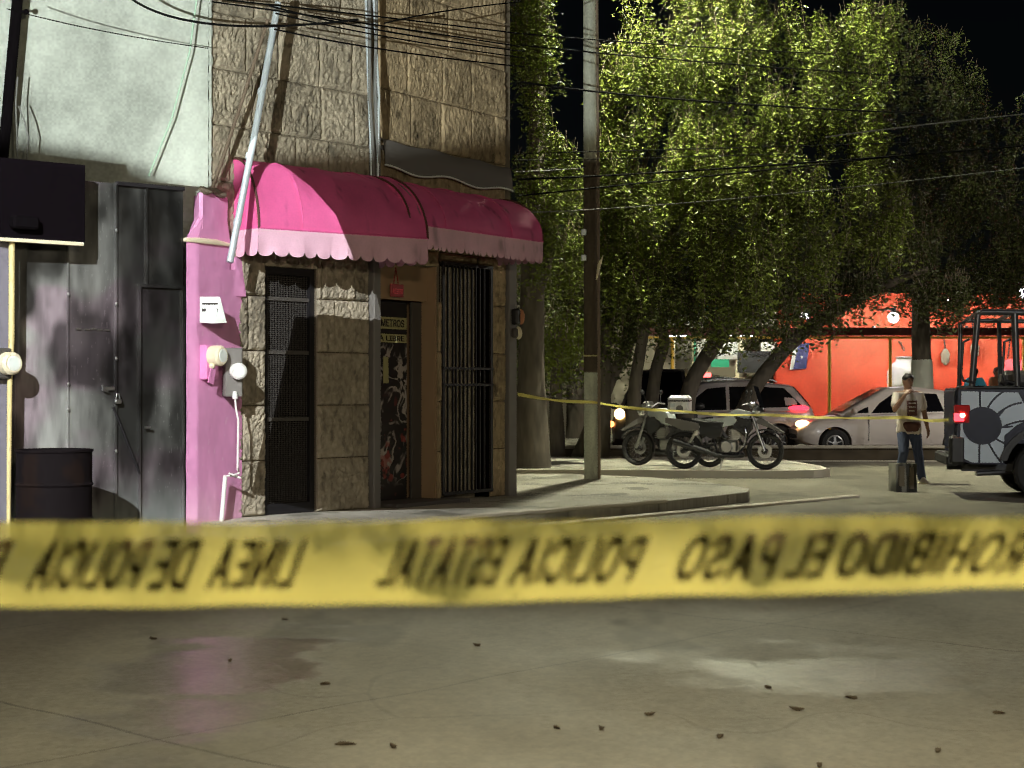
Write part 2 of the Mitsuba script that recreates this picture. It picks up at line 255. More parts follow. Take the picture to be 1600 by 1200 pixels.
# C: warm street lamp over the foreground, above the frame
lamp_post((.7, 2.5, 3.95), (2.2, -.3), 'grey street lamp whose arm reaches over the foreground roadway, above the frame', 118, (1.0, .86, .59), .2, (.4, 7.0, 0))
lamp_post((8.0, 7.0, 4.4), (1.0, -.4), 'added low fill lamp on the right side of the street, outside the frame', 17, (1.0, .88, .68), .2, (0.0, 20.0, 1.6))  # unseen lamp added as fill for the corner facade and doorway
scene['added_fill_spot'] = {'type': 'spot', 'sampling_weight': 2.0, 'to_world': T(aim((8.0, 7.0, 4.35), (6.4, 23.0, .9))), 'cutoff_angle': 13.0, 'beam_width': 7.0, 'intensity': {'type': 'rgb', 'value': [115, 120, 124]}}  # spot without a lamp body, added to brighten the pickup and the standing person
lamp_post((13.0, 30.5, 5.6), (1.5, 0), 'added downward fill lamp on the far side street, outside the right of the frame', 150, (1.0, .92, .80), .25, (12.2, 30.8, 0))  # unseen lamp added to brighten the cars beyond the median
# B: work floodlight on a stand left of the camera, its beam cut off below by an added unseen plate
FL = np.array([-4.5, 1.5, 1.6]); MF = aim(FL, (-2.2, 19.0, 5.6))
t = thing('work_floodlight', 'work floodlight on a stand at the roadside left of the camera', 'floodlight')
obj(t, 'housing', MB(MF).box(-.1, .1, -.08, .08, -.14, -.01, .02), 'black_metal')
for a in range(3): obj(t, 'leg', MB().tube([FL - [0, 0, .1], FL + np.array([.6 * math.cos(a * 2.1), .6 * math.sin(a * 2.1), -1.6])], .018, 8), 'black_metal')
azs = np.radians(np.linspace(-20, 200, 221)); el = np.interp(np.degrees(azs), [74, 76.5, 80, 83, 85, 85.8, 88.2, 92.6, 100], [.157, .156, .147, .145, .122, .122, .144, .158, .165])
bo = FL + np.stack([np.cos(azs), np.sin(azs), el], 1); bd = bo - [0, 0, .5]; bi = np.arange(220)
obj(t, 'added_cut_plate', trimesh.Trimesh(np.vstack([bo, bd]), np.vstack([np.stack([bi, bi + 1, bi + 222], 1), np.stack([bi, bi + 222, bi + 221], 1)]), process=False), 'soot_black')  # added plate, its upper edge shaped to draw the shadow boundary on the walls
obj(t, 'cut_plate_arm', MB().tube([FL - [0, 0, .2], bd[110]], .012, 6), 'black_metal')
k = t + '__lamp_glass'; q = disc(.009, 12); q.apply_transform(MF); scene[k] = mikit.ply(q, 'lamp_grey', **emit(*(np.array([.95, 1.0, .93]) * 1080 / (math.pi * .009 ** 2)), 3.0))
# E: street lamp up behind the camera to the left, lights the gate, the pillar and the left half of the first awning
LE = np.array([-4.6, -2.0, 8.4]); TE = np.array([-4.0, 17.0, 1.9]); ME = aim(LE, TE)
t = thing('street_lamp', 'white street lamp with an added shadow plate behind the camera to the left', 'street lamp')
obj(t, 'post', MB().tube([[LE[0] - 1.2, LE[1] - .3, 0], [LE[0] - 1.2, LE[1] - .3, 8.6]], [.09, .06], 12), 'lamp_grey', 40)
obj(t, 'arm', MB().tube([[LE[0] - 1.2, LE[1] - .3, 8.5], LE - ME[:3, 2] * .2], .035, 8), 'lamp_grey', 40)
obj(t, 'head', MB(ME).lathe([[0, -.2], [.14, -.19], [.18, -.1], [.18, -.03], [0, -.03]]), 'lamp_grey', 40)
scene['street_lamp_light'] = {'type': 'spot', 'sampling_weight': 3.0, 'to_world': T(ME), 'cutoff_angle': 12.0, 'beam_width': 7.0, 'intensity': {'type': 'rgb', 'value': [1900 * .97, 1900 * 1.0, 1900 * .98]}}
# added unseen plate, its edges cut to draw shadow lines on gate and awning
dr_ = lambda X: (np.array(X) - LE) / np.linalg.norm(np.array(X) - LE)
e_ = [dr_(X) for X in ((-7.0, 13.8, 3.50), (-3.0, 16.9, 3.50), (-2.55, 17.72, 3.92), (-2.17, 17.6, 3.68), (-1.92, 17.4, 3.42), (-1.79, 17.25, 3.08), (-1.74, 17.2, 2.78), (-2.5, 17.05, 2.62), (-2.78, 17.3, .50), (-.4, 18.6, .27), (.3, 18.9, .24))]
w_ = [np.array(x) for x in ((0, .1, .7), (0, .1, .7), (.5, 0, .8), (.5, 0, .6), (.6, 0, .4), (.6, 0, .3), (.6, 0, .2), (.6, 0, .1), (.45, 0, .12), (.35, 0, .1), (.3, 0, .0))]
q = [LE + .42 * d for d in e_ + [a + b for a, b in zip(e_, w_)]]; ne_ = len(e_); ii = np.arange(ne_ - 1)
obj(t, 'added_shadow_plate', trimesh.Trimesh(np.array(q), np.vstack([np.stack([ii, ii + 1, ne_ + ii + 1], 1), np.stack([ii, ne_ + ii + 1, ne_ + ii], 1)]), process=False), 'black_metal')
# D: street lamp on the utility pole in front of the trees, above the frame
LD = np.array([2.1, 28.7, 10.7])
t = thing('street_lamp', 'street lamp on an arm high on the utility pole, in front of the trees', 'street lamp')
obj(t, 'arm', MB().tube([[1.2, 25.3, 10.9], [1.6, 27.0, 11.4], [2.1, 28.7, 10.92]], .035, 8), 'lamp_grey', 40)
obj(t, 'head', MB(place(*LD)).lathe([[0, .3], [.12, .28], [.2, .18], [.2, .12], [0, .12]]), 'lamp_grey', 40)
m = trimesh.creation.icosphere(2, .13); m.apply_translation(LD)
scene[t + '__lamp_glass'] = mikit.ply(m, 'lamp_grey', **emit(*(np.array([1.0, 1.0, .72]) * 620 / (math.pi * .13 ** 2)), 3.0))
# ------------------------------------------------------------------ ground
A_L, A_R = math.radians(48.0), math.radians(56.6)      # directions of the two shop facades (from +x towards +y)
FS = frame((-3.14, 17.19), A_L)          # stone facade along the street
FC = frame((-1.57, 18.93), A_R)          # facade at the corner
FG = frame((-3.27, 16.70), math.radians(39.7))   # gate
FP = frame((-5.6, 17.0), math.radians(4.0))      # grey plastered wall behind the gate
xs = np.concatenate([np.linspace(-160, -20, 8), np.linspace(-16, 20, 80), np.linspace(26, 160, 8)]); ys = np.concatenate([np.linspace(-60, -6, 6), np.linspace(-4, 60, 130), np.linspace(70, 260, 8)])
X, Y = np.meshgrid(xs, ys, indexing='ij'); Z = .02 * (meshkit.fbm(np.stack([X * .3, Y * .3, 0 * X], -1), 3, 3) - .5) * (np.abs(X) < 18)
struct('road', grid_mesh(X, Y, Z), 'road_concrete', True, 'smooth grey concrete roadway crossing the foreground')
# pavement of the corner shop, its kerb parallel to the facade
n_L = np.array([math.sin(A_L), -math.cos(A_L)]); t_L = np.array([math.cos(A_L), math.sin(A_L)])
k0 = np.array([-2.86, 17.5]) + n_L * 1.72
walk = [k0 - t_L * .75, k0 + t_L * 5.2, (3.1, 21.9), (3.25, 22.8), (2.9, 24.2), (2.1, 25.9), (.9, 26.9), (-3, 26.9), (-6, 22), (-4.5, 17.6), (-3.24, 16.95), (-3.05, 16.72)]
m = MB().flat(sg.Polygon(walk).buffer(.12).buffer(-.12), -.2, .125).mesh()
struct('pavement', m, 'walk_concrete', label='worn concrete pavement in front of the stone shop')
kp = [k0 - t_L * .75 + t_L * s for s in np.linspace(0, 5.9, 40)]
kr = np.array([[p[0], p[1], .118 + .012 * random.random()] for p in kp]); 
struct('kerb', MB().tube(kr, .03, 6), 'kerb_concrete', 50, 'pale broken kerb edge of the shop pavement')
struct('gutter', MB().flat(sg.LineString([k0 + n_L * .42 - t_L * .5, k0 + n_L * .40 + t_L * 2, k0 + n_L * .34 + t_L * 5, k0 + n_L * .3 + t_L * 9]).buffer(.10), -.1, .028), 'kerb_concrete', label='pale gutter strip along the kerb')
# concrete ramp from the gate threshold
# corner island across the side street, the motorcycles stand on it
isl = sg.Polygon([(-3, 28.3), (1.2, 28.0), (4.4, 27.75), (5.0, 27.9), (5.35, 28.4), (5.4, 29.5), (5.1, 33.5), (-5, 33.5)]).buffer(.3).buffer(-.3)
struct('pavement', MB().flat(isl, -.2, .13), 'walk_concrete', label='corner pavement that the motorcycles stand on')
struct('kerb', MB().flat(sg.LineString(list(isl.exterior.coords)).buffer(.075), -.1, .137), 'kerb_concrete', label='pale rounded kerb in front of the motorcycles')
# low median in front of the cars
struct('median', MB().box(-9, 30, 34.9, 35.6, -.2, .30, .02), 'dirt', label='low dark soil median in front of the passing cars')
struct('kerb', MB().box(-9, 30, 34.86, 34.98, .25, .325, .02), 'kerb_concrete', label='pale top edge of the low median')
struct('road_line', MB().box(-9, 30, 34.45, 34.6, -.1, .026), 'kerb_concrete', label='pale line along the foot of the median')
struct('pavement', MB().flat(sg.Polygon([(-30, 43.5), (60, 43.5), (60, 60), (-30, 60)]), -.2, .14), 'walk_concrete', label='far pavement in front of the red wall')

# ------------------------------------------------------------------ stone blocks
def stone_wall(parent, F, s0, s1, z0, z1, course, openings, widths, amp, seed, mt='stone'):
    r = random.Random(seed); z = z0; k = 0
    while z < z1 - .05:
        zt = min(z + course, z1); s = s0 - (0.0 if k % 2 else .2)
        while s < s1 - .02:
            e = s + r.uniform(*widths); e = s1 if s1 - e < .16 else e
            a, b = max(s, s0), e; s = e
            pieces = [(a, b, z, zt)]
            for (oa, ob, oz0, oz1) in openings:
                nxt = []
                for (p, q, u, v) in pieces:
                    if q <= oa or p >= ob or v <= oz0 or u >= oz1: nxt.append((p, q, u, v)); continue
                    if p < oa: nxt.append((p, oa, u, v))
                    if q > ob: nxt.append((ob, q, u, v))
                    if v > oz1: nxt.append((max(p, oa), min(q, ob), oz1, v))
                    if u < oz0: nxt.append((max(p, oa), min(q, ob), u, oz0))
                pieces = nxt
            for (p, q, u, v) in pieces:
                if q - p < .03 or v - u < .03: continue
                block(parent, F, p + .003, q - .003, u + .005, v - .005, amp, r, mt)
        z = zt; k += 1
def block(parent, F, p, q, u, v, amp, r, mt):
    st = .0145; nx, nz = max(3, int((q - p) / st)), max(3, int((v - u) / st))
    xs, zs = np.linspace(p, q, nx + 1), np.linspace(u, v, nz + 1); X, Z = np.meshgrid(xs, zs, indexing='ij')
    o = r.uniform(0, 50); warp = meshkit.noise(np.stack([X * 3 + o, Z * 3, 0 * X], -1), 5) * .12
    wz = meshkit.noise(np.stack([X * 9 + o, Z * 7, 0 * X + 7], -1), 8) * .07; f = 1 - np.abs(2 * meshkit.fbm(np.stack([(X + warp) * 33 + o, (Z + wz) * 18, 0 * X + o], -1), 2, 2) - 1); g = meshkit.fbm(np.stack([X * 3 + o, Z * 2.5, 0 * X + 4], -1), 2, 9)
    e = np.minimum(np.minimum(X - p, q - X), np.minimum(Z - u, v - Z)); ed = np.clip(e / .022, 0, 1) ** .6
    Y = -(r.uniform(.0, .014) + amp * (1.5 * (f - .55) + .9 * (g - .5))) * ed + .012 * (1 - ed)
    m = grid_mesh(X, Y, Z)
    rim = [(i, 0) for i in range(nx + 1)] + [(nx, j) for j in range(1, nz + 1)] + [(i, nz) for i in range(nx - 1, -1, -1)] + [(0, j) for j in range(nz - 1, 0, -1)]
    idx = [i * (nz + 1) + j for i, j in rim]; n0 = len(m.vertices); back = m.vertices[idx].copy(); back[:, 1] = .04; L = len(idx)
    fs = [[idx[a], n0 + a, n0 + (a + 1) % L] for a in range(L)] + [[idx[a], n0 + (a + 1) % L, idx[(a + 1) % L]] for a in range(L)]
    m = trimesh.Trimesh(np.vstack([m.vertices, back]), np.vstack([m.faces, np.array(fs)]), process=False)
    m.apply_transform(F); obj(parent, 'stone_block', m, f'{mt}{r.randrange(3)}', 50)
def nohole(F, s0, s1, y0, y1, z0, z1, ops):
    g = sg.box(s0, z0, s1, z1)
    for a, b, c, d in ops: g = g.difference(sg.box(a, c, b, d))
    return MB(F).prism(g, y0, y1)

# ------------------------------------------------------------------ the corner shop
shop = thing('stone_shop', 'two facade corner shop clad in rough tan stone blocks behind the pink awnings', 'building')
d0, d1 = s_of(FS, 415), s_of(FS, 497); dz = z_of(FS, 415, 415)
opL = [(d0, d1, 0, dz)]
e0, e1_ = .10, s_of(FC, 686); ez = z_of(FC, 600, 408) ; g0, g1 = s_of(FC, 690), s_of(FC, 768); gz = z_of(FC, 690, 408)
opR = [(e0, e1_, 0, ez), (g0, g1, 0, gz)]
ZT = 7.2
wl = obj(shop, 'wall', nohole(FS, 0, 2.36, .035, .40, 0, ZT, opL), 'mortar')
stone_wall(wl, FS, 0.02, 2.27, .13, ZT, .585, opL, (.38, .68), .034, 3)
wr = obj(shop, 'corner_wall', nohole(FC, 0, 2.86, .035, .40, 0, ZT, opR), 'mortar')
stone_wall(wr, FC, 0.09, 2.70, .13, ZT, .60, opR, (.5, .85), .022, 4, 'warm_lit_stone')
back = [W(FS, 0, .42, 0)[:2], W(FS, 2.3, .42, 0)[:2], W(FC, 0.1, .42, 0)[:2], W(FC, 2.86, .42, 0)[:2], W(FC, 2.86, 6, 0)[:2], W(FS, 0, 6, 0)[:2]]
obj(shop, 'core', MB().flat(back, -.1, ZT - .05), 'dark_grey')
obj(shop, 'corner_post', MB(FC).box(-.06, .07, -.05, .3, .1, 4.35, .012), 'mid_grey')
obj(shop, 'corner_post', MB(FC).box(2.70, 2.88, -.06, .3, .1, 3.62, .012), 'mid_grey')
# screen door in the street facade
sd = obj(shop, 'screen_door', MB(FS).box(d0, d0 + .07, .06, .13, .13, dz).box(d1 - .07, d1, .06, .13, .13, dz).box(d0 + .07, d1 - .07, .06, .13, dz - .08, dz).box(d0 + .07, d1 - .07, .06, .13, .13, .24), 'black_metal')
for zz in (dz - .34, dz - .92, 1.15): obj(sd, 'rail', MB(FS).box(d0 + .07, d1 - .07, .075, .115, zz - .02, zz + .02), 'dark_grey')
mesh = MB(FS)
for i in range(int((d1 - d0 - .14) / .022)): x = d0 + .08 + i * .022; mesh.box(x, x + .004, .098, .1, .24, dz - .08)
for i in range(int((dz - .32) / .022)): z = .25 + i * .022; mesh.box(d0 + .07, d1 - .07, .101, .103, z, z + .004)
k = obj(sd, 'wire_mesh', mesh, 'dark_grey'); labels[k] = {'kind': 'stuff'}
obj(sd, 'dark_pane', MB(FS).box(d0, d1, .16, .18, .1, dz), 'soot_black')
# recess, entrance and its mural door in the corner facade
rec = obj(shop, 'entrance_recess', MB(FC).box(e0, e1_, .40, .44, .1, ez).box(e0 + .0, e0 + .03, .035, .40, .1, ez).box(e1_ - .03, e1_, .036, .40, .1, ez), 'wood_tan')
hz = z_of(FC, 630, 467); q1 = s_of(FC, 669, .3)
obj(rec, 'lintel', MB(FC).box(e0 + .03, e1_ - .03, .16, .20, hz, ez), 'wood_tan')
obj(rec, 'jamb', MB(FC).box(q1, e1_ - .03, .20, .26, .1, hz + .02), 'wood_tan')
dm = s_of(FC, 636, .3)
dr1 = obj(shop, 'mural_door', MB(FC).box(e0 + .03, dm, .30, .34, .14, hz - .01, .004), 'door_mural', label='dark door leaf with a pale painted mural and small yellow signs')
for (za, zb, tx) in ((hz - .34, hz - .20, 'TRES METROS'), (hz - .50, hz - .40, 'ZONA LIBRE')):
    sg_ = obj(dr1, 'sign', MB(FC).box(e0 + .05, dm - .02, .290, .298, za, zb), 'sign_yellow')
    t_ = MB(FC).text(tx, (zb - za) * .6, ((e0 + dm) / 2 + .01, .289, (za + zb) / 2), .003, width=(dm - e0) * .82); obj(dr1, 'lettering', t_, 'sign_ink')
cz = lambda px, py: W(FC, s_of(FC, px, .3), .29, z_of(FC, px, py, .3))
obj(dr1, 'painted_candle', MB(FC).prism([(s_of(FC, 598, .3), 1.55), (s_of(FC, 606, .3), 1.55), (s_of(FC, 605, .3), 1.86), (s_of(FC, 598, .3), 1.86)], .286, .295), 'sign_yellow')
obj(shop, 'side_door', MB(FC).box(dm + .02, q1, .24, .28, .14, hz - .005, .004), 'door_brown', label='plain dark brown door leaf standing open')
obj(shop, 'threshold', MB(FC).box(e0, e1_ + .3, -.25, .40, .1, .17, .01), 'dark_grey')
# window with its grille
wd = obj(shop, 'window_niche', MB(FC).box(g0, g1, .3, .34, .13, gz).box(g0, g0 + .02, .036, .3, .13, gz).box(g1 - .02, g1, .036, .3, .13, gz), 'soot_black')
gr = obj(shop, 'window_grille', MB(FC).box(g0, g1, -.03, .0, gz - .04, gz), 'black_metal')
obj(gr, 'bottom_rail', MB(FC).box(g0, g1, -.03, .0, .2, .24), 'black_metal')
obj(gr, 'curtain_panel', MB(FC).box(s_of(FC, 699), s_of(FC, 752), .10, .13, .13, gz - .05, .004), 'stone1')
for i, px in enumerate((691, 698, 706, 711, 717, 723, 729, 736, 742, 748, 755, 766)):
    x = s_of(FC, px); w_ = .05 if px in (691, 766) else .014
    obj(gr, 'bar', MB(FC).box(x - w_ / 2, x + w_ / 2, -.026, -.004, .24, gz - .04), 'black_metal')
for zz in (1.52, 1.72): obj(gr, 'cross_bar', MB(FC).box(g0, g1, -.034, -.027, zz, zz + .03), 'black_metal')
# lumpy mortar joint between grey wall and stone
pts = [[*W(FS, -.005 + .012 * random.random(), -.03, z)[:2], z] for z in np.arange(3.2, ZT, .05)]
obj(shop, 'mortar_joint', MB().tube(pts, [.014 + .014 * random.random() for _ in pts], 7), 'plaster')

# ------------------------------------------------------------------ grey building and gate
gb = thing('grey_building', 'stained grey plastered wall rising above the black metal gate', 'building')
obj(gb, 'wall', MB(FP).box(-7, 2.466, 0, .4, 0, 8.5), 'plaster')
gate = thing('metal_gate', 'tall dusty black sheet metal gate left of the pink pillar', 'gate')
GZ = z_of(FG, 200, 288)
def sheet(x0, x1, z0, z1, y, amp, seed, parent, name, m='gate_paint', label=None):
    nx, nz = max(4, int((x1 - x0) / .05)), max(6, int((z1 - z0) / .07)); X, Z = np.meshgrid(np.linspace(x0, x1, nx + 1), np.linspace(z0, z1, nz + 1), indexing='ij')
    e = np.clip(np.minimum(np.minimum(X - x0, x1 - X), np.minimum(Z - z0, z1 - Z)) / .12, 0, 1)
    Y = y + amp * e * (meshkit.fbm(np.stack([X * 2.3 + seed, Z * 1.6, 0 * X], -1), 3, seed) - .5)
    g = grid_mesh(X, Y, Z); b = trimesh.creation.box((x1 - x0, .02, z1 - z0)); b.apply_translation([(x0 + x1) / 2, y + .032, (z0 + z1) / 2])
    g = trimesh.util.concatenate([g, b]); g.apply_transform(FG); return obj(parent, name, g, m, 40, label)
js = [s_of(FG, p) for p in (-60, 22, 105, 180, 229)]
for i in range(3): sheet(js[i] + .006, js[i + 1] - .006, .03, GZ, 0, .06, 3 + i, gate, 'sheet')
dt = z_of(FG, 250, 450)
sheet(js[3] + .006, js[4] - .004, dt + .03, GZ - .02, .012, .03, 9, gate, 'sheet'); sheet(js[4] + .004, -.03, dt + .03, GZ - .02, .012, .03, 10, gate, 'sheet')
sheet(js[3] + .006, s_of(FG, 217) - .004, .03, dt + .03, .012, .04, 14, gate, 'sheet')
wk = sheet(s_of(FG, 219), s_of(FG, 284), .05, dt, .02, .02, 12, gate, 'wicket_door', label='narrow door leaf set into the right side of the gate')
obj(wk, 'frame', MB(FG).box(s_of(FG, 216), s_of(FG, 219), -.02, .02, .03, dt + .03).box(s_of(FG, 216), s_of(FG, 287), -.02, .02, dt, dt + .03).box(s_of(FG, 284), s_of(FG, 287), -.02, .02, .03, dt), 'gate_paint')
obj(wk, 'handle', MB(FG).tube([[s_of(FG, 222), -.05, 1.10], [s_of(FG, 231), -.06, 1.10]], .014, 8), 'steel', 40)
for px, w_ in ((105, .018), (180, .03), (22, .02)):
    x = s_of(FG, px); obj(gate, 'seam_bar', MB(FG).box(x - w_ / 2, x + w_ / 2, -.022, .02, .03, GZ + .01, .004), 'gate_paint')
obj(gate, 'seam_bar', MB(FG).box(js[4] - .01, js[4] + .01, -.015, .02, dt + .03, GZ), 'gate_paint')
obj(gate, 'top_rail', MB(FG).box(js[3], -.03, -.03, .02, GZ - .02, GZ + .02, .004), 'black_metal')
for px, py in ((180, 360), (180, 475), (180, 560), (180, 705), (105, 460), (105, 600), (105, 640)):
    x = s_of(FG, px); z = z_of(FG, px, py); obj(gate, 'weld', MB(FG).ell((x, -.024, z), (.014, .012, .022), 1), 'steel', True)
hx, hzz = s_of(FG, 172), z_of(FG, 172, 607)
hs = obj(gate, 'hasp', MB(FG).box(hx - .10, hx + .03, -.045, -.02, hzz - .02, hzz + .02, .006).tube([[hx - .1, -.05, hzz + .03], [hx - .11, -.07, hzz - .01], [hx - .05, -.06, hzz - .03]], .012, 8), 'steel', 40)
obj(gate, 'padlock', MB(FG).box(hx + .02, hx + .09, -.075, -.04, hzz - .15, hzz - .10, .01).tube([[hx + .035, -.055, hzz - .1], [hx + .045, -.055, hzz - .05], [hx + .065, -.055, hzz - .05], [hx + .075, -.055, hzz - .1]], .007, 7), 'steel', 40)
obj(gate, 'stay_bar', MB(FG).tube([[hx + .02, -.03, hzz - .18], [s_of(FG, 216), -.03, 1.0 - .35]], .012, 7), 'black_metal')
for k_ in range(5):
    x, z = s_of(FG, 120 + k_ * 11 + 3 * random.random()), z_of(FG, 140, 512 + 4 * random.random()); obj(gate, 'scratch', MB(FG).box(x - .02, x + .03, -.030, -.02, z - .006, z + .006), 'steel')
# shallow threshold slope
struct('ramp', MB().flat([W(FG, -2.8, .1, 0)[:2], W(FG, 0.2, .1, 0)[:2], W(FG, .2, -.25, 0)[:2], W(FG, -2.8, -.22, 0)[:2]], -.1, .035), 'walk_concrete', label='low concrete threshold under the gate')

# ------------------------------------------------------------------ pink pillar
P0, P1, P2 = np.array([-3.27, 16.70]), np.array([-3.17, 16.78]), np.array([-2.84, 17.50]); P3 = np.array([-3.3, 17.35])
def hull2(poly, z0, z1, poly2=None): a = [(x, y, z0) for x, y in poly] + [(x, y, z1) for x, y in (poly2 or poly)]; return m3.Manifold.hull_points(np.array(a, np.float32))
L_ = lambda a, b, t: np.array(a) * (1 - t) + np.array(b) * t
low = [P0, P1, P2, P3]; mid = [P0, P1, L_(P1, P2, .72), L_(P0, P3, .8)]; up = [L_(P0, P1, 1.0) + [0.0, .06], P1 + [.04, .06], L_(P1, P2, .66), L_(P0, P3, .75)]
pil = union([hull2(low, 0, 2.72), hull2(mid, 2.5, 2.98), hull2(mid, 2.98, 3.22, up), hull2(up, 3.1, 3.46), hull2([L_(P1, P2, .8), P2 + [.04, 0], P2 + [.0, .1], L_(P1, P2, .7) - [.1, 0]], 2.45, 2.86, [L_(P1, P2, .85), P2, P2, L_(P1, P2, .8) - [.05, 0]])])
pm = tri(pil.refine_to_length(.045)); v = np.array(pm.vertices); c = v[:, :2].mean(0)
dsp = .022 * (meshkit.fbm(v * 4.0, 3, 4) - .5); rad = v[:, :2] - c; rad /= np.linalg.norm(rad, axis=1, keepdims=True); v[:, :2] += rad * dsp[:, None]
topm = v[:, 2] > 3.4; v[topm, 2] += .07 * (meshkit.noise(v[topm] * 14, 3) - .5); pm.vertices = v
pk = thing('pink_pillar', 'lumpy bright pink pillar between the black gate and the stone shop', 'pillar')
obj(pk, 'shaft', pm, 'pink_paint', 30)
lg = MB(); ring = [L_(P0, P1, -.15) - [.0, .015], P1 + [.0, -.02], L_(P1, P2, .78) + [.02, 0]]
obj(pk, 'ledge', MB().tube([[*ring[0], 2.975], [*ring[1], 2.975], [*(ring[1] * .5 + ring[2] * .5), 2.98], [*ring[2], 2.97]], [.022, .028, .03, .014], 7), 'cream', 50)
bt = [[*(L_(P0, P2, i / 14) + [.06, -.02]), 3.47 + .04 * random.random()] for i in range(2, 9)]
obj(pk, 'broken_rim', MB().tube(bt, [.02 + .02 * random.random() for _ in bt], 6), 'mortar', 30)
# ------------------------------------------------------------------ things on the pillar and the facades
FK = frame((P1[0], P1[1]), math.atan2(*(P2 - P1)[::-1]))     # wide face of the pillar
kx = lambda px: s_of(FK, px); kz = lambda px, py: z_of(FK, px, py)
a0, b0 = W(FK, .02, -.03, kz(312, 465)), W(FK, .02, -.02, kz(312, 502)); 
nt = thing('notice_plate', 'small white folded notice plate sticking out of the pink pillar', 'sign')
pl = [W(FK, .01, -.02, kz(312, 464)), W(FK, .10, -.20, kz(312, 464) - .0), W(FK, .16, -.24, kz(312, 464) - .26), W(FK, .04, -.16, kz(312, 464) - .27), W(FK, .01, -.02, kz(312, 464) - .26)]
cc = np.mean(pl, 0); nn = np.cross(pl[1] - pl[0], pl[4] - pl[0]); nn /= np.linalg.norm(nn)
obj(nt, 'plate', trimesh.convex.convex_hull(np.vstack([pl, np.array(pl) - nn * .006])), 'notice')
ev, eu = (pl[4] - pl[0]), (pl[1] - pl[0])
nn = nn if nn @ (np.array([0, 0, EYE]) - cc) > 0 else -nn
for i, (f, h) in enumerate(((.24, .035), (.46, .06))):
    q = [pl[0] + ev * f + eu * .12, pl[0] + ev * f + eu * .9, pl[0] + ev * f + eu * .9 - [0, 0, h * .5], pl[0] + ev * f + eu * .12 - [0, 0, h * .5]]
    obj(nt, 'printed_line', trimesh.convex.convex_hull(np.vstack([np.array(q) + nn * .004, np.array(q) + nn * .022])), 'sign_ink')
def meter(F, x, z, y, r, dep, label, body, boxm, box=None):
    t = thing('electricity_meter', label, 'electricity meter')
    if box: obj(t, 'box', MB(F).box(*box, .01), boxm)
    obj(t, 'cover', MB(F).lathe([[0, -dep], [r * .8, -dep], [r, -dep * .8], [r, 0], [r * .9, .0]], (x, y, z), 'y', 28).mesh(), body, 35)
    obj(t, 'dial', MB(F).lathe([[0, -.006], [r * .62, -.006], [r * .66, .0]], (x, y - dep, z), 'y', 24).mesh(), 'notice', 35)
    return t
FKs = frame((W(FK, .42, 0, 0)[0], W(FK, .42, 0, 0)[1]), math.radians(18))
mx_ = s_of(FK, 342, -.16); mz_ = z_of(FK, 342, 556, -.16)
mt = meter(FK, mx_, mz_, -.08, .105, .13, 'round cream electricity meter on the pink pillar', 'cream', 'pink_gloss', (mx_ - .10, mx_ + .12, -.08, .02, mz_ - .24, mz_ + .11))
obj(mt, 'knob', MB(FK).ell((s_of(FK, 331, -.12), -.12, z_of(FK, 331, 572, -.12)), (.03, .03, .03)), 'cream', True)
obj(mt, 'torn_flap', MB(FK).prism([(mx_ - .08, mz_ - .10), (mx_ + .0, mz_ - .10), (mx_ - .05, mz_ - .29), (mx_ - .14, mz_ - .27)], -.13, -.12), 'pink_gloss')
nx_ = s_of(FKs, 373, -.24); nz_ = z_of(FKs, 373, 580, -.24)
mt = meter(FKs, nx_, nz_, -.17, .085, .10, 'round white electricity meter on a grey box beside the pink pillar', 'white_paint', 'mid_grey', (nx_ - .13, nx_ + .05, -.17, .02, nz_ - .26, nz_ + .24))
obj(mt, 'cable_gland', MB(FKs).lathe([[0, -.04], [.03, -.03], [.024, .04], [0, .05]], (nx_ - .03, -.19, nz_ - .25), 'z', 12).mesh(), 'white_paint', 40)
zc = nz_ - .28
cab = [W(FKs, nx_ - .03 + a, -.19 + b, c) for a, b, c in ((0, 0, zc), (.01, 0, zc - .1), (.035, .01, zc - .22), (.03, .02, zc - .7), (.025, .0, .66), (.04, -.03, .62), (-.02, -.05, .60), (-.07, -.05, .62))]
one('loose_cable', MB().tube(np.array([np.array(cab)[:, k] for k in range(3)]).T, .011, 7), 'rope_white', 'white cable hanging from the grey meter box down to a white pipe', 'cable', smooth=40)
wp0, wp1 = G(345, 826, .05), P(352, 744, G(345, 826, .05)[1] + .02)
one('white_pipe', MB().tube([wp0, wp1, wp1 + [.09, .0, .01], wp1 + [.15, .02, -.02]], [.022, .022, .018, .012], 8), 'white_paint', 'short bent white pipe standing at the foot of the pink pillar', 'pipe', smooth=40)
# masts and cables in front of the facade
def mast(name, a, b, r, m, label, bands=0):
    t = thing(name, label, 'pole'); obj(t, 'tube', MB().tube([a, a * .5 + b * .5 + [.01, 0, 0], b], r, 10), m, 40)
    for i in range(bands):
        f = (i + .6) / bands; c = a * (1 - f) + b * f; u = (b - a) / np.linalg.norm(b - a); obj(t, 'coupling', MB().tube([c - u * .03, c + u * .03], r * 1.18, 10), 'galvanised', 40)
    return t
mast('service_mast', P(359, 410, 16.75), P(434, 4, 17.35), .036, 'galvanised', 'pale blue steel mast leaning in front of the stone facade', 4)
mast('service_mast', P(331, 296, 17.0), P(418, 30, 17.38), .020, 'brown_pole', 'thin brown pole leaning left of the pale blue mast')
one('hanging_cable', MB().tube([P(309, -20, 16.99), P(296, 80, 16.99), P(268, 185, 16.98), P(232, 275, 16.95)], .010, 7), 'green_cable', 'pale green cable hanging diagonally across the grey plastered wall', 'cable', smooth=40)
lp = [P(27, 120, 16.6), P(24, 160, 16.6), P(26, 215, 16.6), P(27, 265, 16.6)]; one('hanging_cable', MB().tube(lp, .008, 6), 'wire_pale', 'thin straight wire hanging beside the black post', 'cable', smooth=40)
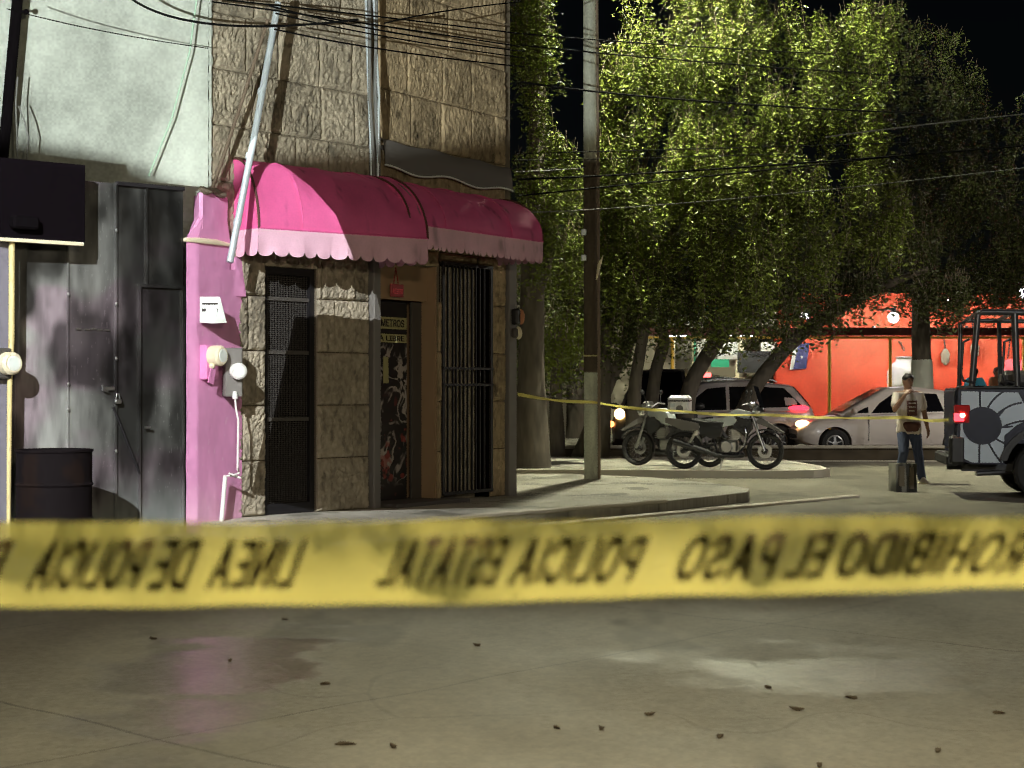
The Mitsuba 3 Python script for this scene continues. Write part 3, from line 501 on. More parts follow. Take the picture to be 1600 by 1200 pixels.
lp = [P(28, 165, 16.6), P(38, 190, 16.6), P(44, 215, 16.6), P(40, 260, 16.6)]; one('hanging_cable', MB().tube(lp, .008, 6), 'wire_pale', 'thin curved wire hanging right of the black post', 'cable', smooth=40)
cb = thing('cable_bundle', 'bundle of pale conduits and cables running down the corner between the two facades', 'cable')
for i, (x0, x1, x2) in enumerate(((571, 576, 581), (577, 577, 585), (583, 592, 590), (588, 586, 592))):
    obj(cb, 'conduit', MB().tube([P(x0, -20, 18.72), P((x0 + x1) / 2, 80, 18.72), P(x1, 150, 18.70), P((x1 + x2) / 2, 210, 18.7), P(x2, 330 - 25 * i, 18.72)], .015 + .006 * (i % 2), 7), 'galvanised' if i % 2 == 0 else 'wire_pale', 40)

# ------------------------------------------------------------------ awnings
def awning(F, s0, s1, zt, zs, p, vh, label, scallop, folds):
    t = thing('awning', label, 'awning', 'pink awnings over the shop doors'); pq = p; pf = lambda x: pq[0] + (pq[1] - pq[0]) * (x - s0) / (s1 - s0); p = 1.0
    n = 26; th = np.linspace(0, math.pi / 2, n); prof = np.stack([-p * np.sin(th) ** .92, zs + (zt - zs) * np.cos(th) ** 1.05], 1)
    ns = int((s1 - s0) / .04); X = np.linspace(s0, s1, ns + 1)
    XX = np.repeat(X[:, None], n, 1); YY = np.repeat(prof[None, :, 0], ns + 1, 0); ZZ = np.repeat(prof[None, :, 1], ns + 1, 0)
    sag = folds * (meshkit.fbm(np.stack([XX * 1.6 + 9 * s1, ZZ * 1.2, YY], -1), 3, 6) - .5) + .03 * np.abs(np.sin((XX - s0) / (s1 - s0) * math.pi * 4)) * np.sin(np.linspace(0, math.pi, n))[None]
    YY = YY * pf(XX) + sag * np.sin(np.linspace(0, math.pi, n))[None] ** .7; ZZ = ZZ - .6 * sag * np.sin(np.linspace(0, math.pi, n))[None]
    g = grid_mesh(XX, YY, ZZ); g.apply_transform(F); obj(t, 'canopy', g, 'awning_pink', True)
    for s in (s0, s1):
        g = MB(F).prism([(0, 0)], 0, 1) if False else None
        v = np.vstack([[[s, 0, zs]], np.stack([0 * th + s, prof[:, 0] * pf(s), prof[:, 1]], 1)]); m = trimesh.Trimesh(v, [[0, i, i + 1] for i in range(1, n)], process=False); m.apply_transform(F); obj(t, 'end_panel', m, 'awning_pink')
    # valance with scallops
    def val(a, b, dirx):
        L = b - a; k = max(1, round(L / scallop)); nn_ = k * 10; u = np.linspace(0, L, nn_ + 1); ph = (u / L * k) % 1; zb = zs - vh + .055 * (1 - np.sqrt(np.clip(1 - (2 * ph - 1) ** 2, 0, 1)))
        f = np.linspace(0, 1, 7); UU = np.repeat(u[:, None], 7, 1); ZV = zs * (1 - f)[None] + zb[:, None] * f[None]; off = .02 * np.sin(UU * 9 + 1) * f[None] + .012 * np.sin(UU * 23) * f[None]
        return UU + a, off, ZV
    U, O, ZV = val(s0, s1, 0); g = grid_mesh(U, -pf(U) - .004 + O, ZV); g.apply_transform(F); obj(t, 'valance', g, 'awning_pale', True)
    for s in (s0, s1):
        U, O, ZV = val(0, pf(s), 1); g = grid_mesh(s + O * .5, -U, ZV); g.apply_transform(F); obj(t, 'valance', g, 'awning_pale', True)
    for s in np.linspace(s0, s1, 5)[1:-1]:
        obj(t, 'seam', MB(F).tube(np.stack([0 * th + s, prof[:, 0] * pf(s) - .004, prof[:, 1] + .004], 1), .007, 5), 'awning_pink', 60)
    obj(t, 'seam', MB(F).tube([[s0, -pf(s0) - .008, zs + .004], [s1, -pf(s1) - .008, zs + .004]], .008, 5), 'awning_pink', 60)
    for s in (s0, s1): obj(t, 'piping', MB(F).tube(np.stack([0 * th + s, prof[:, 0] * pf(s) - .005, prof[:, 1] + .004], 1), .013, 6), 'print_brown', 60)
    fr = MB(F)
    for s in (s0 + .02, s1 - .02, (s0 + s1) / 2): fr.tube(np.stack([0 * th + s, prof[:, 0] * .97 * pf(s), prof[:, 1] - .025], 1), .011, 6).tube([[s, 0, zs + .02], [s, -pf(s) + .02, zs + .02]], .011, 6)
    fr.tube([[s0, -pf(s0) + .015, zs + .01], [s1, -pf(s1) + .015, zs + .01]], .012, 6)
    obj(t, 'frame', fr, 'mid_grey', 40)
    return t
pL = .80; pA, pB = .42, .84
sa, sb = s_of(FS, 404, -pA), s_of(FS, 668, -pB); zsL = z_of(FS, 530, 361, -pL); zvL = z_of(FS, 530, 403, -pL)
ztL = z_of(FS, 470, 262)
awning(FS, sa, sb, ztL, zsL, (pA, pB), zsL - zvL, 'left pink barrel awning over the screen door, half in bright lamp light', .172, .14)
pR = .70
ra, rb = s_of(FC, 640, -pR), s_of(FC, 848, -pR); zsR = z_of(FC, 760, 366, -pR); zvR = z_of(FC, 760, 401, -pR); ztR = z_of(FC, 700, 300)
aw2 = awning(FC, ra, rb, ztR, zsR, (pR, pR), zsR - zvR, 'right pink barrel awning under the grey cover strip', .10, .12)
# grey cover strip over the right awning
cv = thing('awning_cover', 'long grey cover strip with a pale wavy edge above the right awning', 'cover')
xs_ = np.linspace(.08, 2.72, 60); top = np.interp(xs_, [.08, 2.8], [z_of(FC, 600, 219), z_of(FC, 792, 262)]) + .012 * np.sin(xs_ * 7); bot = np.interp(xs_, [.08, 2.8], [z_of(FC, 612, 263, -.1), z_of(FC, 800, 300, -.1)]) + .03 * np.sin(xs_ * 5.2 + 1)
XX = np.stack([xs_] * 4, 1); YY = np.stack([0 * xs_ - .03, 0 * xs_ - .07, 0 * xs_ - .09, 0 * xs_ - .10], 1); ZZ = np.stack([top, top - .03, (top + bot) / 2, bot], 1)
g = grid_mesh(XX, YY, ZZ); g.apply_transform(FC); obj(cv, 'sheet', g, 'mid_grey', True)
obj(cv, 'hem', MB(FC).tube(np.stack([xs_, 0 * xs_ - .102, bot], 1), .012, 6), 'notice', 40)
obj(cv, 'roller', MB(FC).tube([[.1, -.04, top[0] - .1], [2.70, -.04, top[-1] - .1]], .03, 12), 'dark_grey', 40)
# open sign
os_ = thing('open_sign', 'small dark red hanging sign reading ABIERTO above the mural door', 'sign')
sx, szz = s_of(FC, 620, .1), z_of(FC, 620, 454, .1)
obj(os_, 'board', MB(FC).box(sx - .125, sx + .125, .09, .11, szz - .075, szz + .075, .006), 'sign_red')
obj(os_, 'lettering', MB(FC).text('ABIERTO', .06, (sx, .088, szz - .01), .003, width=.2), 'pink_sign')
obj(os_, 'hanger', MB(FC).tube([[sx - .06, .1, szz + .07], [sx - .02, .1, szz + .27], [sx + .03, .1, szz + .07]], .006, 6), 'sign_red')
# small lamp and meter on the corner post
lm = thing('wall_lantern', 'small round wall lantern with a coppery glint on the corner post', 'lamp')
c_ = W(FC, 2.86, -.13, z_of(FC, 808, 496)); obj(lm, 'globe', MB().ell(c_, (.05, .05, .10)), 'shirt_orange', True); obj(lm, 'bracket', MB(FC).box(2.74, 2.84, -.15, -.05, z_of(FC, 808, 496) - .1, z_of(FC, 808, 496) + .1, .02), 'plastic_black')
lm = thing('wall_lantern', 'small tan bell cover under the coppery lantern on the corner post', 'bell cover')
c_ = W(FC, 2.84, -.11, z_of(FC, 806, 521)); obj(lm, 'cover', MB().ell(c_, (.045, .05, .085)), 'cream', True); obj(lm, 'bracket', MB(FC).box(2.74, 2.83, -.13, -.05, z_of(FC, 806, 521) - .06, z_of(FC, 806, 521) + .06, .02), 'dark_grey')

# ------------------------------------------------------------------ the left edge: canopy, post, pipe, drum
cn = thing('black_canopy', 'black box shaped canopy at the left edge above the gate', 'canopy')
FB = FG @ frame((0, -.34), 0)
x1 = s_of(FB, 133); zt_, zb_ = z_of(FB, 60, 251), z_of(FB, 60, 374)
obj(cn, 'fascia', MB(FB).box(-4.2, x1, 0, .06, zb_, zt_, .004), 'matte_black'); obj(cn, 'roof', MB(FB).box(-4.2, x1 - .002, .06, .33, zt_ - .1, zt_ - .02), 'matte_black'); obj(cn, 'side', MB(FB).box(x1 - .05, x1 - .003, .06, .33, zb_ + .002, zt_ - .1), 'matte_black')
obj(cn, 'trim', MB(FB).box(-4.2, x1 - .02, -.012, .05, zb_ - .035, zb_ - .002), 'cream'); obj(cn, 'lamp_box', MB(FB).box(x1 - .75, x1 - .5, -.12, -.002, zb_ + .08, zb_ + .2, .02), 'soot_black')
pst = thing('wall_post', 'narrow lilac wall edge at the far left of the picture', 'wall')
FA = frame((-4.78, 15.1), math.radians(50)); obj(pst, 'wall', MB(FA).box(-3, s_of(FA, 15), 0, .3, 0, 3.0), 'lilac_wall')
xq = s_of(FA, 17, -.04)
cp = thing('conduit_pipe', 'yellow conduit pipe running down the left edge beside the gate', 'pipe'); obj(cp, 'pipe', MB(FA).tube([[xq, -.05, 2.83], [xq, -.05, 1.95], [xq - .02, -.05, 1.5], [xq - .03, -.05, .02]], [.028, .028, .024, .018], 10), 'yellow_pipe', 40)
mt = meter(FA, s_of(FA, 12, -.1), z_of(FA, 12, 568, -.1), -.07, .105, .13, 'round cream electricity meter on the yellow conduit pipe at the left edge', 'cream', 'dark_grey', (s_of(FA, 12, -.1) - .14, s_of(FA, 12, -.1) + .05, -.09, .0, z_of(FA, 12, 568) - .14, z_of(FA, 12, 568) + .14))
bp = thing('black_post', 'leaning black service post at the top left corner', 'pole'); obj(bp, 'post', MB().tube([P(4, 250, 16.75), P(29, -30, 16.75)], .055, 12), 'soot_black', 40)
obj(bp, 'insulator', MB().ell(P(40, 18, 16.7), (.03, .03, .03)), 'soot_black', True); obj(bp, 'bracket', MB().tube([P(27, 16, 16.7), P(40, 18, 16.7)], .012, 6), 'soot_black')
dc = G(85, 866); dc = np.array([P(85, 612, 14.8)[0], 14.8, 0]); R_ = .335; H_ = EYE - (703 - HY) / FPX * 14.6
ds = thing('oil_drum', 'black rusty oil drum standing in front of the gate', 'drum')
obj(ds, 'shell', MB(place(*dc)).lathe([[0, .02], [R_ - .01, .02], [R_, .0], [R_, .03], [R_ - .008, .04], [R_ - .008, H_ * .32], [R_ + .006, H_ * .34], [R_ - .008, H_ * .36], [R_ - .008, H_ * .65], [R_ + .006, H_ * .67], [R_ - .008, H_ * .69], [R_ - .008, H_ - .03], [R_ + .004, H_ - .02], [R_ + .004, H_], [R_ - .014, H_], [R_ - .016, H_ - .03], [R_ - .02, .05]], n=48), 'drum_paint', 30)
# ------------------------------------------------------------------ cars
def interp(x, pts): a = np.array(pts); return np.interp(x, a[:, 0], a[:, 1])
def wheel(M, parent, x, y, r, w, spokes=5, side=-1, rimmat='rim_grey'):
    k = obj(parent, 'wheel', MB(M).lathe([[r * .60, -w / 2 + .02], [r * .66, -w / 2], [r * .9, -w / 2], [r, -w / 2 + .035], [r, w / 2 - .035], [r * .9, w / 2], [r * .66, w / 2], [r * .60, w / 2 - .02]], (x, y, r), 'y', 36).mesh(), 'rubber', 40)
    b = MB(M).lathe([[r * .52, -.04], [r * .62, -.03], [r * .63, .03], [r * .5, .05]], (x, y + side * (w / 2 - .06), r), 'y', 32).lathe([[0, -.02], [r * .16, -.02], [r * .18, .02], [0, .03]], (x, y + side * (w / 2 - .04), r), 'y', 16)
    for i in range(spokes):
        a = i * 2 * math.pi / spokes + .3; p = np.array([x + r * .12 * math.cos(a), y + side * (w / 2 - .045), r + r * .12 * math.sin(a)]); q = np.array([x + r * .57 * math.cos(a), y + side * (w / 2 - .05), r + r * .57 * math.sin(a)]); b.bar(p, q, r * .16, .025)
    obj(k, 'rim', b, rimmat, 40); obj(k, 'hub_plate', MB(M).lathe([[0, 0], [r * .55, 0], [r * .55, .03], [0, .03]], (x, y + side * (w / 2 - .1), r), 'y', 24).mesh(), 'plastic_black')
    return k
def car(t, M, paint, L, Wd, H, belt, hood, roof, glass, tailz, wheels, wr, sill=.24, pillar=None, lamps=None):
    """t: thing key; local x forward, y left, z up, origin at the ground under the middle"""
    hw = Wd / 2; xs = np.linspace(-L / 2, L / 2, 61)
    top = lambda x: interp(x, hood)
    wid = lambda x: hw * (1 - .16 * np.clip((abs(x) - L / 2 + .5) / .5, 0, 1) ** 2.2)
    bot = lambda x: sill + .16 * np.clip((abs(x) - L / 2 + .45) / .45, 0, 1) ** 1.5
    secs = []
    for x in xs:
        w, z0, z1 = wid(x), bot(x), top(x); h = z1 - z0
        half = [(w * .80, z0), (w * .95, z0 + .06 * h), (w * .985, z0 + .25 * h), (w, z0 + .5 * h), (w * .985, z0 + .74 * h), (w * .955, z0 + .88 * h), (w * .90, z0 + .965 * h), (w * .78, z1), (w * .4, z1 + .012)]
        secs.append(np.array([(x, y, z) for y, z in half] + [(x, -y, z) for y, z in half[::-1]]))
    n = len(secs[0]); V = np.vstack(secs); F = []
    for i in range(len(xs) - 1):
        for j in range(n): k = (j + 1) % n; F += [[i * n + j, (i + 1) * n + j, (i + 1) * n + k], [i * n + j, (i + 1) * n + k, i * n + k]]
    F += [[0, j, j + 1] for j in range(1, n - 1)] + [[(len(xs) - 1) * n, (len(xs) - 1) * n + j + 1, (len(xs) - 1) * n + j] for j in range(1, n - 1)]
    body = trimesh.Trimesh(V, F, process=True); body.fix_normals()
    mb = m3.Manifold(m3.Mesh(np.array(body.vertices, np.float32), np.array(body.faces, np.uint32)))
    for x in wheels:
        mb = mb - m3.Manifold.cylinder(Wd + 1, wr * 1.17, wr * 1.17, 40).rotate([90, 0, 0]).translate([x, (Wd + 1) / 2, wr])
    bm = tri(mb); bm.apply_transform(M); bk = obj(t, 'body', bm, paint, 28)
    obj(t, 'floor', MB(M).box(-L / 2 + .4, L / 2 - .4, -hw * .72, hw * .72, .2, .5), 'plastic_black')
    # cabin
    gx = np.linspace(roof[0][0], roof[-1][0], 41); zb = lambda x: interp(x, belt) - .03; zr = lambda x: np.maximum(interp(x, roof), zb(x) + .01); rmax = max(z for _, z in roof); bmin = min(z for _, z in belt)
    yat = lambda x, z: wid(x) * .94 - (hw * .30) * np.clip((z - zb(x)) / (rmax - bmin), 0, 1.2)
    secs = []
    for x in gx:
        z0, z1 = zb(x), zr(x); y0, y1 = yat(x, z0), yat(x, z1); r = min(.09, (z1 - z0) * .45); yr = yat(x, z1 - r)
        half = [(y0, z0), (yr, z1 - r), (yr - .03, z1 - r * .35), (yr - .10, z1 - .005), (yr * .45, z1 + .022 * min(1, (z1 - z0) / .3))]
        secs.append(np.array([(x, y, z) for y, z in half] + [(x, -y, z) for y, z in half[::-1]]))
    n = len(secs[0]); V = np.vstack(secs); F = []
    for i in range(len(gx) - 1):
        for j in range(n - 1): F += [[i * n + j, (i + 1) * n + j, (i + 1) * n + j + 1], [i * n + j, (i + 1) * n + j + 1, i * n + j + 1]]
    cm = trimesh.Trimesh(V, F, process=False); cm.apply_transform(M); obj(t, 'roof', cm, paint, 35)
    for sd in (-1, 1):
        for poly in glass:
            g = sg.Polygon(poly).segmentize(.08); from_ = shapely_tri(g); v2, f2 = from_
            y = yat(v2[:, 0], v2[:, 1]) + .006; v = np.stack([v2[:, 0], sd * y, v2[:, 1]], 1); m = trimesh.Trimesh(v, f2, process=False); m.apply_transform(M); obj(t, 'side_window', m, 'dark_glass', True)
    for nm, (xa, xb) in (('windscreen', (roof[-1][0], roof[-2][0])), ('rear_window', (roof[0][0], roof[1][0]))):
        f = np.linspace(.08, .93, 8); x = xa + (xb - xa) * f; z = zr(x); off = .008
        nx_ = 1 if nm == 'windscreen' else -1; rows = []
        for xx, zz in zip(x, z): yy = yat(xx, zz) - .11; rows.append([(xx + nx_ * .008, yy * u, zz + .024 + .004) for u in np.linspace(-1, 1, 9)])
        a = np.array(rows); g = grid_mesh(a[..., 0], a[..., 1], a[..., 2]); g.apply_transform(M); obj(t, nm, g, 'dark_glass', True)
    for x in wheels:
        for sd in (-1, 1): wheel(M, t, x, sd * (hw - .11), wr, .21, 5 if wr < .34 else 6, sd)
    for sd in (-1, 1):
        mx = roof[-1][0] - .28
        obj(t, 'mirror', MB(M).ell((mx, sd * (hw + .08), interp(mx, belt) + .07), (.07, .11, .075)).mesh(), paint, True)
        for hx in (-.15, -1.0): obj(t, 'door_handle', MB(M).box(hx - .1, hx + .1, sd * (wid(0) - .01), sd * (wid(0) + .025), belt[1][1] - .16, belt[1][1] - .125, .01), paint)
        obj(t, 'door_seam', MB(M).box(-.32, -.308, sd * (hw - .03), sd * (hw + .003), .34, belt[1][1] - .06).box(.68, .692, sd * (hw - .03), sd * (hw + .003), .38, belt[1][1] - .06), 'plastic_black')
    obj(t, 'bumper_trim', MB(M).box(L / 2 - .09, L / 2 + .01, -hw * .7, hw * .7, sill + .16, sill + .28, .02), 'plastic_black'); obj(t, 'bumper_trim', MB(M).box(-L / 2 - .01, -L / 2 + .09, -hw * .72, hw * .72, sill + .14, sill + .26, .02), 'plastic_black')
def shapely_tri(g):
    m = trimesh.creation.extrude_polygon(g, .001, engine='earcut'); v, f = np.array(m.vertices), np.array(m.faces); keep = (v[f][:, :, 2] < 1e-6).all(1); return v[:, :2], f[keep]
def lamp_part(t, name, M, c, r, m, e=None, label=None, sub=2):
    k = numbered(t + '__' + name); g = MB(M).ell(c, r, sub).mesh(); scene[k] = mikit.ply(g, m, smooth=True, **(emit(*e) if e else {}))
    if label: labels[k] = {'label': label}
    return k
# white sedan, facing left
SE = place(5.0 + 3.62 - .12, 37.3, 0, math.pi); 
sed = thing('parked_car', 'white saloon car facing left behind the standing person, headlight lit', 'car', 'cars on the far side of the median')
car(sed, SE, 'car_white', 4.45, 1.74, 1.55, [(-2, 1.0), (0, 1.0), (1.2, .94)], [(-2.25, .80), (-2.15, .98), (-1.5, 1.03), (0, 1.0), (1.05, .97), (1.75, .84), (2.1, .72), (2.225, .60)],
    [(-1.85, 1.02), (-1.1, 1.46), (-.3, 1.55), (.25, 1.52), (1.30, .95)], [[(-.98, 1.02), (-.35, 1.0), (-.35, 1.43), (-.85, 1.40)], [(-.27, 1.0), (.62, .98), (.42, 1.2), (.10, 1.41), (-.27, 1.43)], [(.68, .985), (1.0, .98), (.68, 1.12)], [(-1.5, 1.06), (-1.06, 1.04), (-1.0, 1.36), (-1.2, 1.26)]], .9, (1.42, -1.30), .315)
lamp_part(sed, 'headlight', SE, (2.10, .62, .74), (.16, .17, .09), 'notice', (6.0, 3.3, 1.3), 'lit warm headlight'); lamp_part(sed, 'headlight', SE, (2.10, -.62, .74), (.16, .17, .09), 'notice')
for sd in (-1, 1): lamp_part(sed, 'tail_lamp', SE, (-2.15, sd * .66, .86), (.1, .16, .1), 'lens_red')
# silver SUV facing left
SU = place(4.65, 38.6, 0, math.pi)
suv = thing('parked_car', 'silver estate car facing left behind the motorcycles, red tail lamp lit', 'car', 'cars on the far side of the median')
car(suv, SU, 'car_silver', 4.5, 1.8, 1.68, [(-2, 1.05), (0, 1.02), (1.2, .98)], [(-2.25, .9), (-2.2, 1.06), (-1.5, 1.06), (0, 1.04), (1.05, 1.0), (1.8, .92), (2.15, .8), (2.25, .62)],
    [(-2.2, 1.04), (-1.75, 1.58), (-.6, 1.70), (.3, 1.66), (1.35, .98)], [[(-.9, 1.06), (-.3, 1.04), (-.3, 1.56), (-.85, 1.57)], [(-.22, 1.04), (.8, 1.02), (.55, 1.25), (.2, 1.52), (-.22, 1.56)], [(-1.95, 1.12), (-1.0, 1.08), (-.95, 1.57), (-1.55, 1.53)]], .9, (1.4, -1.4), .34)
lamp_part(suv, 'tail_lamp', SU, (-1.86, .80, 1.08), (.24, .10, .06), 'lens_red', (6, .12, .22), 'lit red tail lamp'); lamp_part(suv, 'tail_lamp', SU, (-2.16, -.66, 1.06), (.1, .2, .07), 'lens_red')
obj(suv, 'reflector', MB(SU).box(-2.24, -1.9, .80, .93, .62, .66, .01), 'notice'); 
for sd in (-1, 1): lamp_part(suv, 'headlight', SU, (2.1, sd * .64, .84), (.16, .18, .09), 'notice')
obj(suv, 'roof_rail', MB(SU).tube([[-1.4, .58, 1.67], [-1.3, .58, 1.72], [.0, .58, 1.74], [.2, .58, 1.69]], .018, 6), 'steel', 40)
# dark SUV, facing towards the camera and left
DV = place(3.45, 38.3, 0, math.radians(-103))
dvk = thing('parked_car', 'black off road car behind the utility pole with one warm lamp lit', 'car', 'cars on the far side of the median')
car(dvk, DV, 'car_dark', 4.1, 1.78, 1.78, [(-2, 1.1), (0, 1.08), (1.2, 1.05)], [(-2.05, .95), (-2.0, 1.1), (-1.5, 1.12), (0, 1.1), (1.0, 1.08), (1.8, 1.0), (1.98, .9), (2.05, .66)],
    [(-1.95, 1.1), (-1.6, 1.8), (-.5, 1.96), (.3, 1.92), (1.1, 1.06)], [[(-.9, 1.14), (-.3, 1.12), (-.3, 1.66), (-.85, 1.66)], [(-.22, 1.12), (.7, 1.1), (.5, 1.3), (.2, 1.6), (-.22, 1.66)], [(-1.75, 1.2), (-1.0, 1.16), (-.95, 1.66), (-1.4, 1.6)]], .9, (1.25, -1.25), .37)
lamp_part(dvk, 'headlight', DV, (1.98, -.66, .96), (.10, .12, .12), 'notice', (16, 9.5, 2.6), 'lit warm headlight'); lamp_part(dvk, 'headlight', DV, (1.98, .62, .96), (.10, .13, .12), 'soot_black'); lamp_part(dvk, 'turn_lamp', DV, (2.02, -.84, .74), (.06, .07, .07), 'shirt_orange', (5, 1.6, .4))
obj(dvk, 'pillar_highlight', MB(DV).tube([[.30, .60, 1.93], [.7, .70, 1.56], [1.12, .80, 1.12]], .05, 6), 'cream', 40)  # pale tube standing in for the light along the windscreen pillar
# dark car beyond with a red brake light
BK = place(4.9, 43.0, 0, math.radians(165)); bkc = thing('parked_car', 'dark car in the distance whose red brake lamp glows above the silver car', 'car', 'cars on the far side of the median')
car(bkc, BK, 'car_dark', 4.4, 1.75, 1.75, [(-2, 1.1), (0, 1.08), (1.2, 1.05)], [(-2.2, .95), (-2.1, 1.1), (-1.5, 1.12), (0, 1.1), (1.0, 1.08), (1.8, 1.0), (2.1, .9), (2.2, .66)],
    [(-2.0, 1.1), (-1.7, 1.7), (-.5, 1.82), (.3, 1.78), (1.2, 1.06)], [[(-.9, 1.14), (-.3, 1.12), (-.3, 1.66), (-.85, 1.66)], [(-.22, 1.12), (.7, 1.1), (.2, 1.6), (-.22, 1.66)]], .9, (1.3, -1.3), .36)
bw = P(1103, 586, 41.6); k = numbered(bkc + '__brake_lamp'); scene[k] = mikit.ply(MB(place(*bw)).box(-.13, .13, -.03, .03, -.055, .055, .02).mesh(), 'lens_red', **emit(7, .5, .45))
labels[k] = {'label': 'glowing red brake lamp'}

# ------------------------------------------------------------------ patrol pickup at the right edge
TH = math.radians(-9); TO = np.array([6.03, 22.55]); TM = place(TO[0], TO[1], 0, TH)      # origin: ground under the near rear corner, x forward, y away
tk = thing('patrol_pickup', 'blue and white patrol pickup with a dark roll cage, cut by the right edge', 'pickup truck')
ZB, ZS, BL = 1.50, .47, 5.0
wxc = 1.14; RW = .39
side = sg.Polygon([(0.0, .62), (.04, .52), (.20, ZS), (.62, ZS), (.62, .60), (1.75, .60), (1.75, ZS), (BL, ZS), (BL, 1.0), (4.0, 1.14), (3.6, 1.12), (1.9, ZB), (0.02, ZB)]).difference(sg.Point(wxc, RW).buffer(.52, 32))
obj(tk, 'body', MB(TM).prism(side, 0.0, .07).prism(side, 1.63, 1.70).box(.0, .06, .07, 1.63, .6, ZB - .005, .01).box(.06, 1.9, .07, 1.63, .75, .80).box(1.84, 1.9, .07, 1.63, .8, ZB), 'car_navy', 30)
cab = sg.Polygon([(1.92, ZB - .03), (2.02, 2.02), (3.0, 2.06), (3.7, 1.45), (3.75, 1.1), (1.92, 1.1)]); obj(tk, 'cab', MB(TM).prism(cab, .10, 1.60), 'car_navy', 30); obj(tk, 'hood', MB(TM).box(3.6, 4.95, .08, 1.62, .7, 1.12, .06), 'car_navy')
obj(tk, 'side_window', MB(TM).prism([(2.1, 1.5), (2.15, 1.95), (2.85, 1.97), (3.3, 1.55)], .085, .097), 'dark_glass')
pet = sg.Polygon([(.035, ZS + .10), (.20, ZS + .02), (.60, ZS + .02), (.62, .86), (.78, 1.0), (.90, 1.06), (.93, 1.18), (.80, 1.44), (.06, ZB - .045), (.05, 1.22)])
pet = pet.difference(sg.Point(wxc, RW).buffer(.53, 32))
panel = obj(tk, 'white_panel', MB(TM).prism(pet, -.008, .0), 'truck_white', label='white petal panel with dark curved lines')
cxp, czp = .33, .99
def curve(pts, n=14):
    pts = np.array(pts, float); t_ = np.linspace(0, 1, n)[:, None]; return (1 - t_) ** 2 * pts[0] + 2 * t_ * (1 - t_) * pts[1] + t_ ** 2 * pts[2]
for pts in ([(cxp - .02, czp), (cxp - .03, czp + .3), (cxp - .03, ZB - .05)], [(cxp, czp), (.38, 1.32), (.62, 1.46)], [(cxp, czp), (.52, 1.06), (.62, 1.22)], [(.50, 1.12), (.66, 1.28), (.84, 1.30)], [(cxp, czp), (.60, .96), (.72, .98)], [(.62, .985), (.76, 1.05), (.92, 1.06)], [(cxp, czp), (.48, .80), (.66, .74)], [(cxp, czp), (.40, .72), (.58, ZS + .02)], [(cxp - .03, czp), (cxp - .04, .7), (cxp - .04, ZS + .02)]):
    l = sg.LineString(curve(pts)).buffer(.013); obj(panel, 'dark_line', MB(TM).prism(l, -.012, -.0075), 'car_navy')
obj(panel, 'round_badge', MB(TM).prism(sg.Point(cxp, czp).buffer(.255, 24), -.018, -.0085), 'car_navy', label='round dark blue disc')
obj(tk, 'wheel_arch', MB(TM).prism(sg.Point(wxc, RW).buffer(.60, 32).difference(sg.Point(wxc, RW).buffer(.51, 32)).intersection(sg.box(0, .52, 3, 2)), -.07, .03), 'plastic_black', 30)
lampb = sg.box(.005, .99, .19, 1.26)
k = obj(tk, 'tail_lamp', MB(TM).box(-.03, .17, -.02, .12, 1.02, 1.27, .012), 'lens_red', label='lit red tail lamp')
kk = numbered(k + '__bulb'); scene[kk] = mikit.ply(MB(TM).box(-.034, .10, -.026, .08, 1.04, 1.17, .015).mesh(), 'lens_red', **emit(5.5, .18, .25))
kk = numbered(k + '__bulb'); scene[kk] = mikit.ply(MB(TM).ell((.07, -.03, 1.13), (.035, .02, .03)).mesh(), 'lens_red', smooth=True, **emit(30, 9, 5))
obj(tk, 'tailgate', MB(TM).box(-.02, .02, .14, 1.56, .66, ZB - .03, .015), 'car_navy')
obj(tk, 'bumper', MB(TM).box(-.14, .04, .02, 1.68, .44, .60, .03).box(-.10, .12, -.02, .15, .46, .86, .04), 'plastic_black')
obj(tk, 'chassis_rail', MB(TM).box(.1, 4.6, .35, .45, .36, .46).box(.1, 4.6, 1.25, 1.35, .36, .46), 'plastic_black'); obj(tk, 'exhaust_pipe', MB(TM).tube([[1.0, .5, .36], [.5, .32, .34], [.28, .25, .33]], .035, 10), 'steel', 40); obj(tk, 'tow_hitch', MB(TM).box(-.05, .25, .8, .9, .36, .44), 'plastic_black')
wheel(TM, tk, wxc, .10, RW, .26, 6, -1, 'white_paint'); wheel(TM, tk, wxc, 1.60, RW, .26, 6, 1, 'white_paint'); wheel(TM, tk, 4.1, .12, RW, .26, 6, -1, 'white_paint'); wheel(TM, tk, 4.1, 1.58, RW, .26, 6, 1, 'white_paint')
cg = MB(TM); ZC = 2.53
cg.tube([[.20, .06, ZB], [.24, .06, 2.0], [.28, .06, ZC - .04], [.34, .06, ZC], [1.9, .06, ZC - .03]], .042, 10).tube([[.80, .06, ZB], [.76, .06, ZC - .02]], .045, 10).tube([[1.75, .06, ZB], [1.8, .06, ZC - .03]], .042, 10)
obj(tk, 'roll_cage', cg, 'car_dark', 40, 'near side of the dark tube roll cage')
cg = MB(TM).tube([[.20, 1.62, ZB], [.22, 1.62, ZC - .1], [.3, 1.62, ZC - .05], [1.9, 1.62, ZC - .08]], .03, 10).tube([[.3, .08, ZC], [.3, 1.62, ZC - .05]], .03, 8).tube([[.76, .08, ZC], [.76, 1.62, ZC - .05]], .03, 8).tube([[.78, 1.62, ZB], [.76, 1.62, ZC - .05]], .03, 8)
obj(tk, 'roll_cage', cg, 'car_dark', 40)
for x0 in (.02, .56): obj(tk, 'grab_handle', MB(TM).tube([[x0 + .14, .0, 2.16], [x0 + .06, -.03, 2.12], [x0 + .03, -.03, 1.7], [x0 + .06, -.03, 1.6], [x0 + .2, .0, 1.57]], .018, 8), 'black_metal', 40)
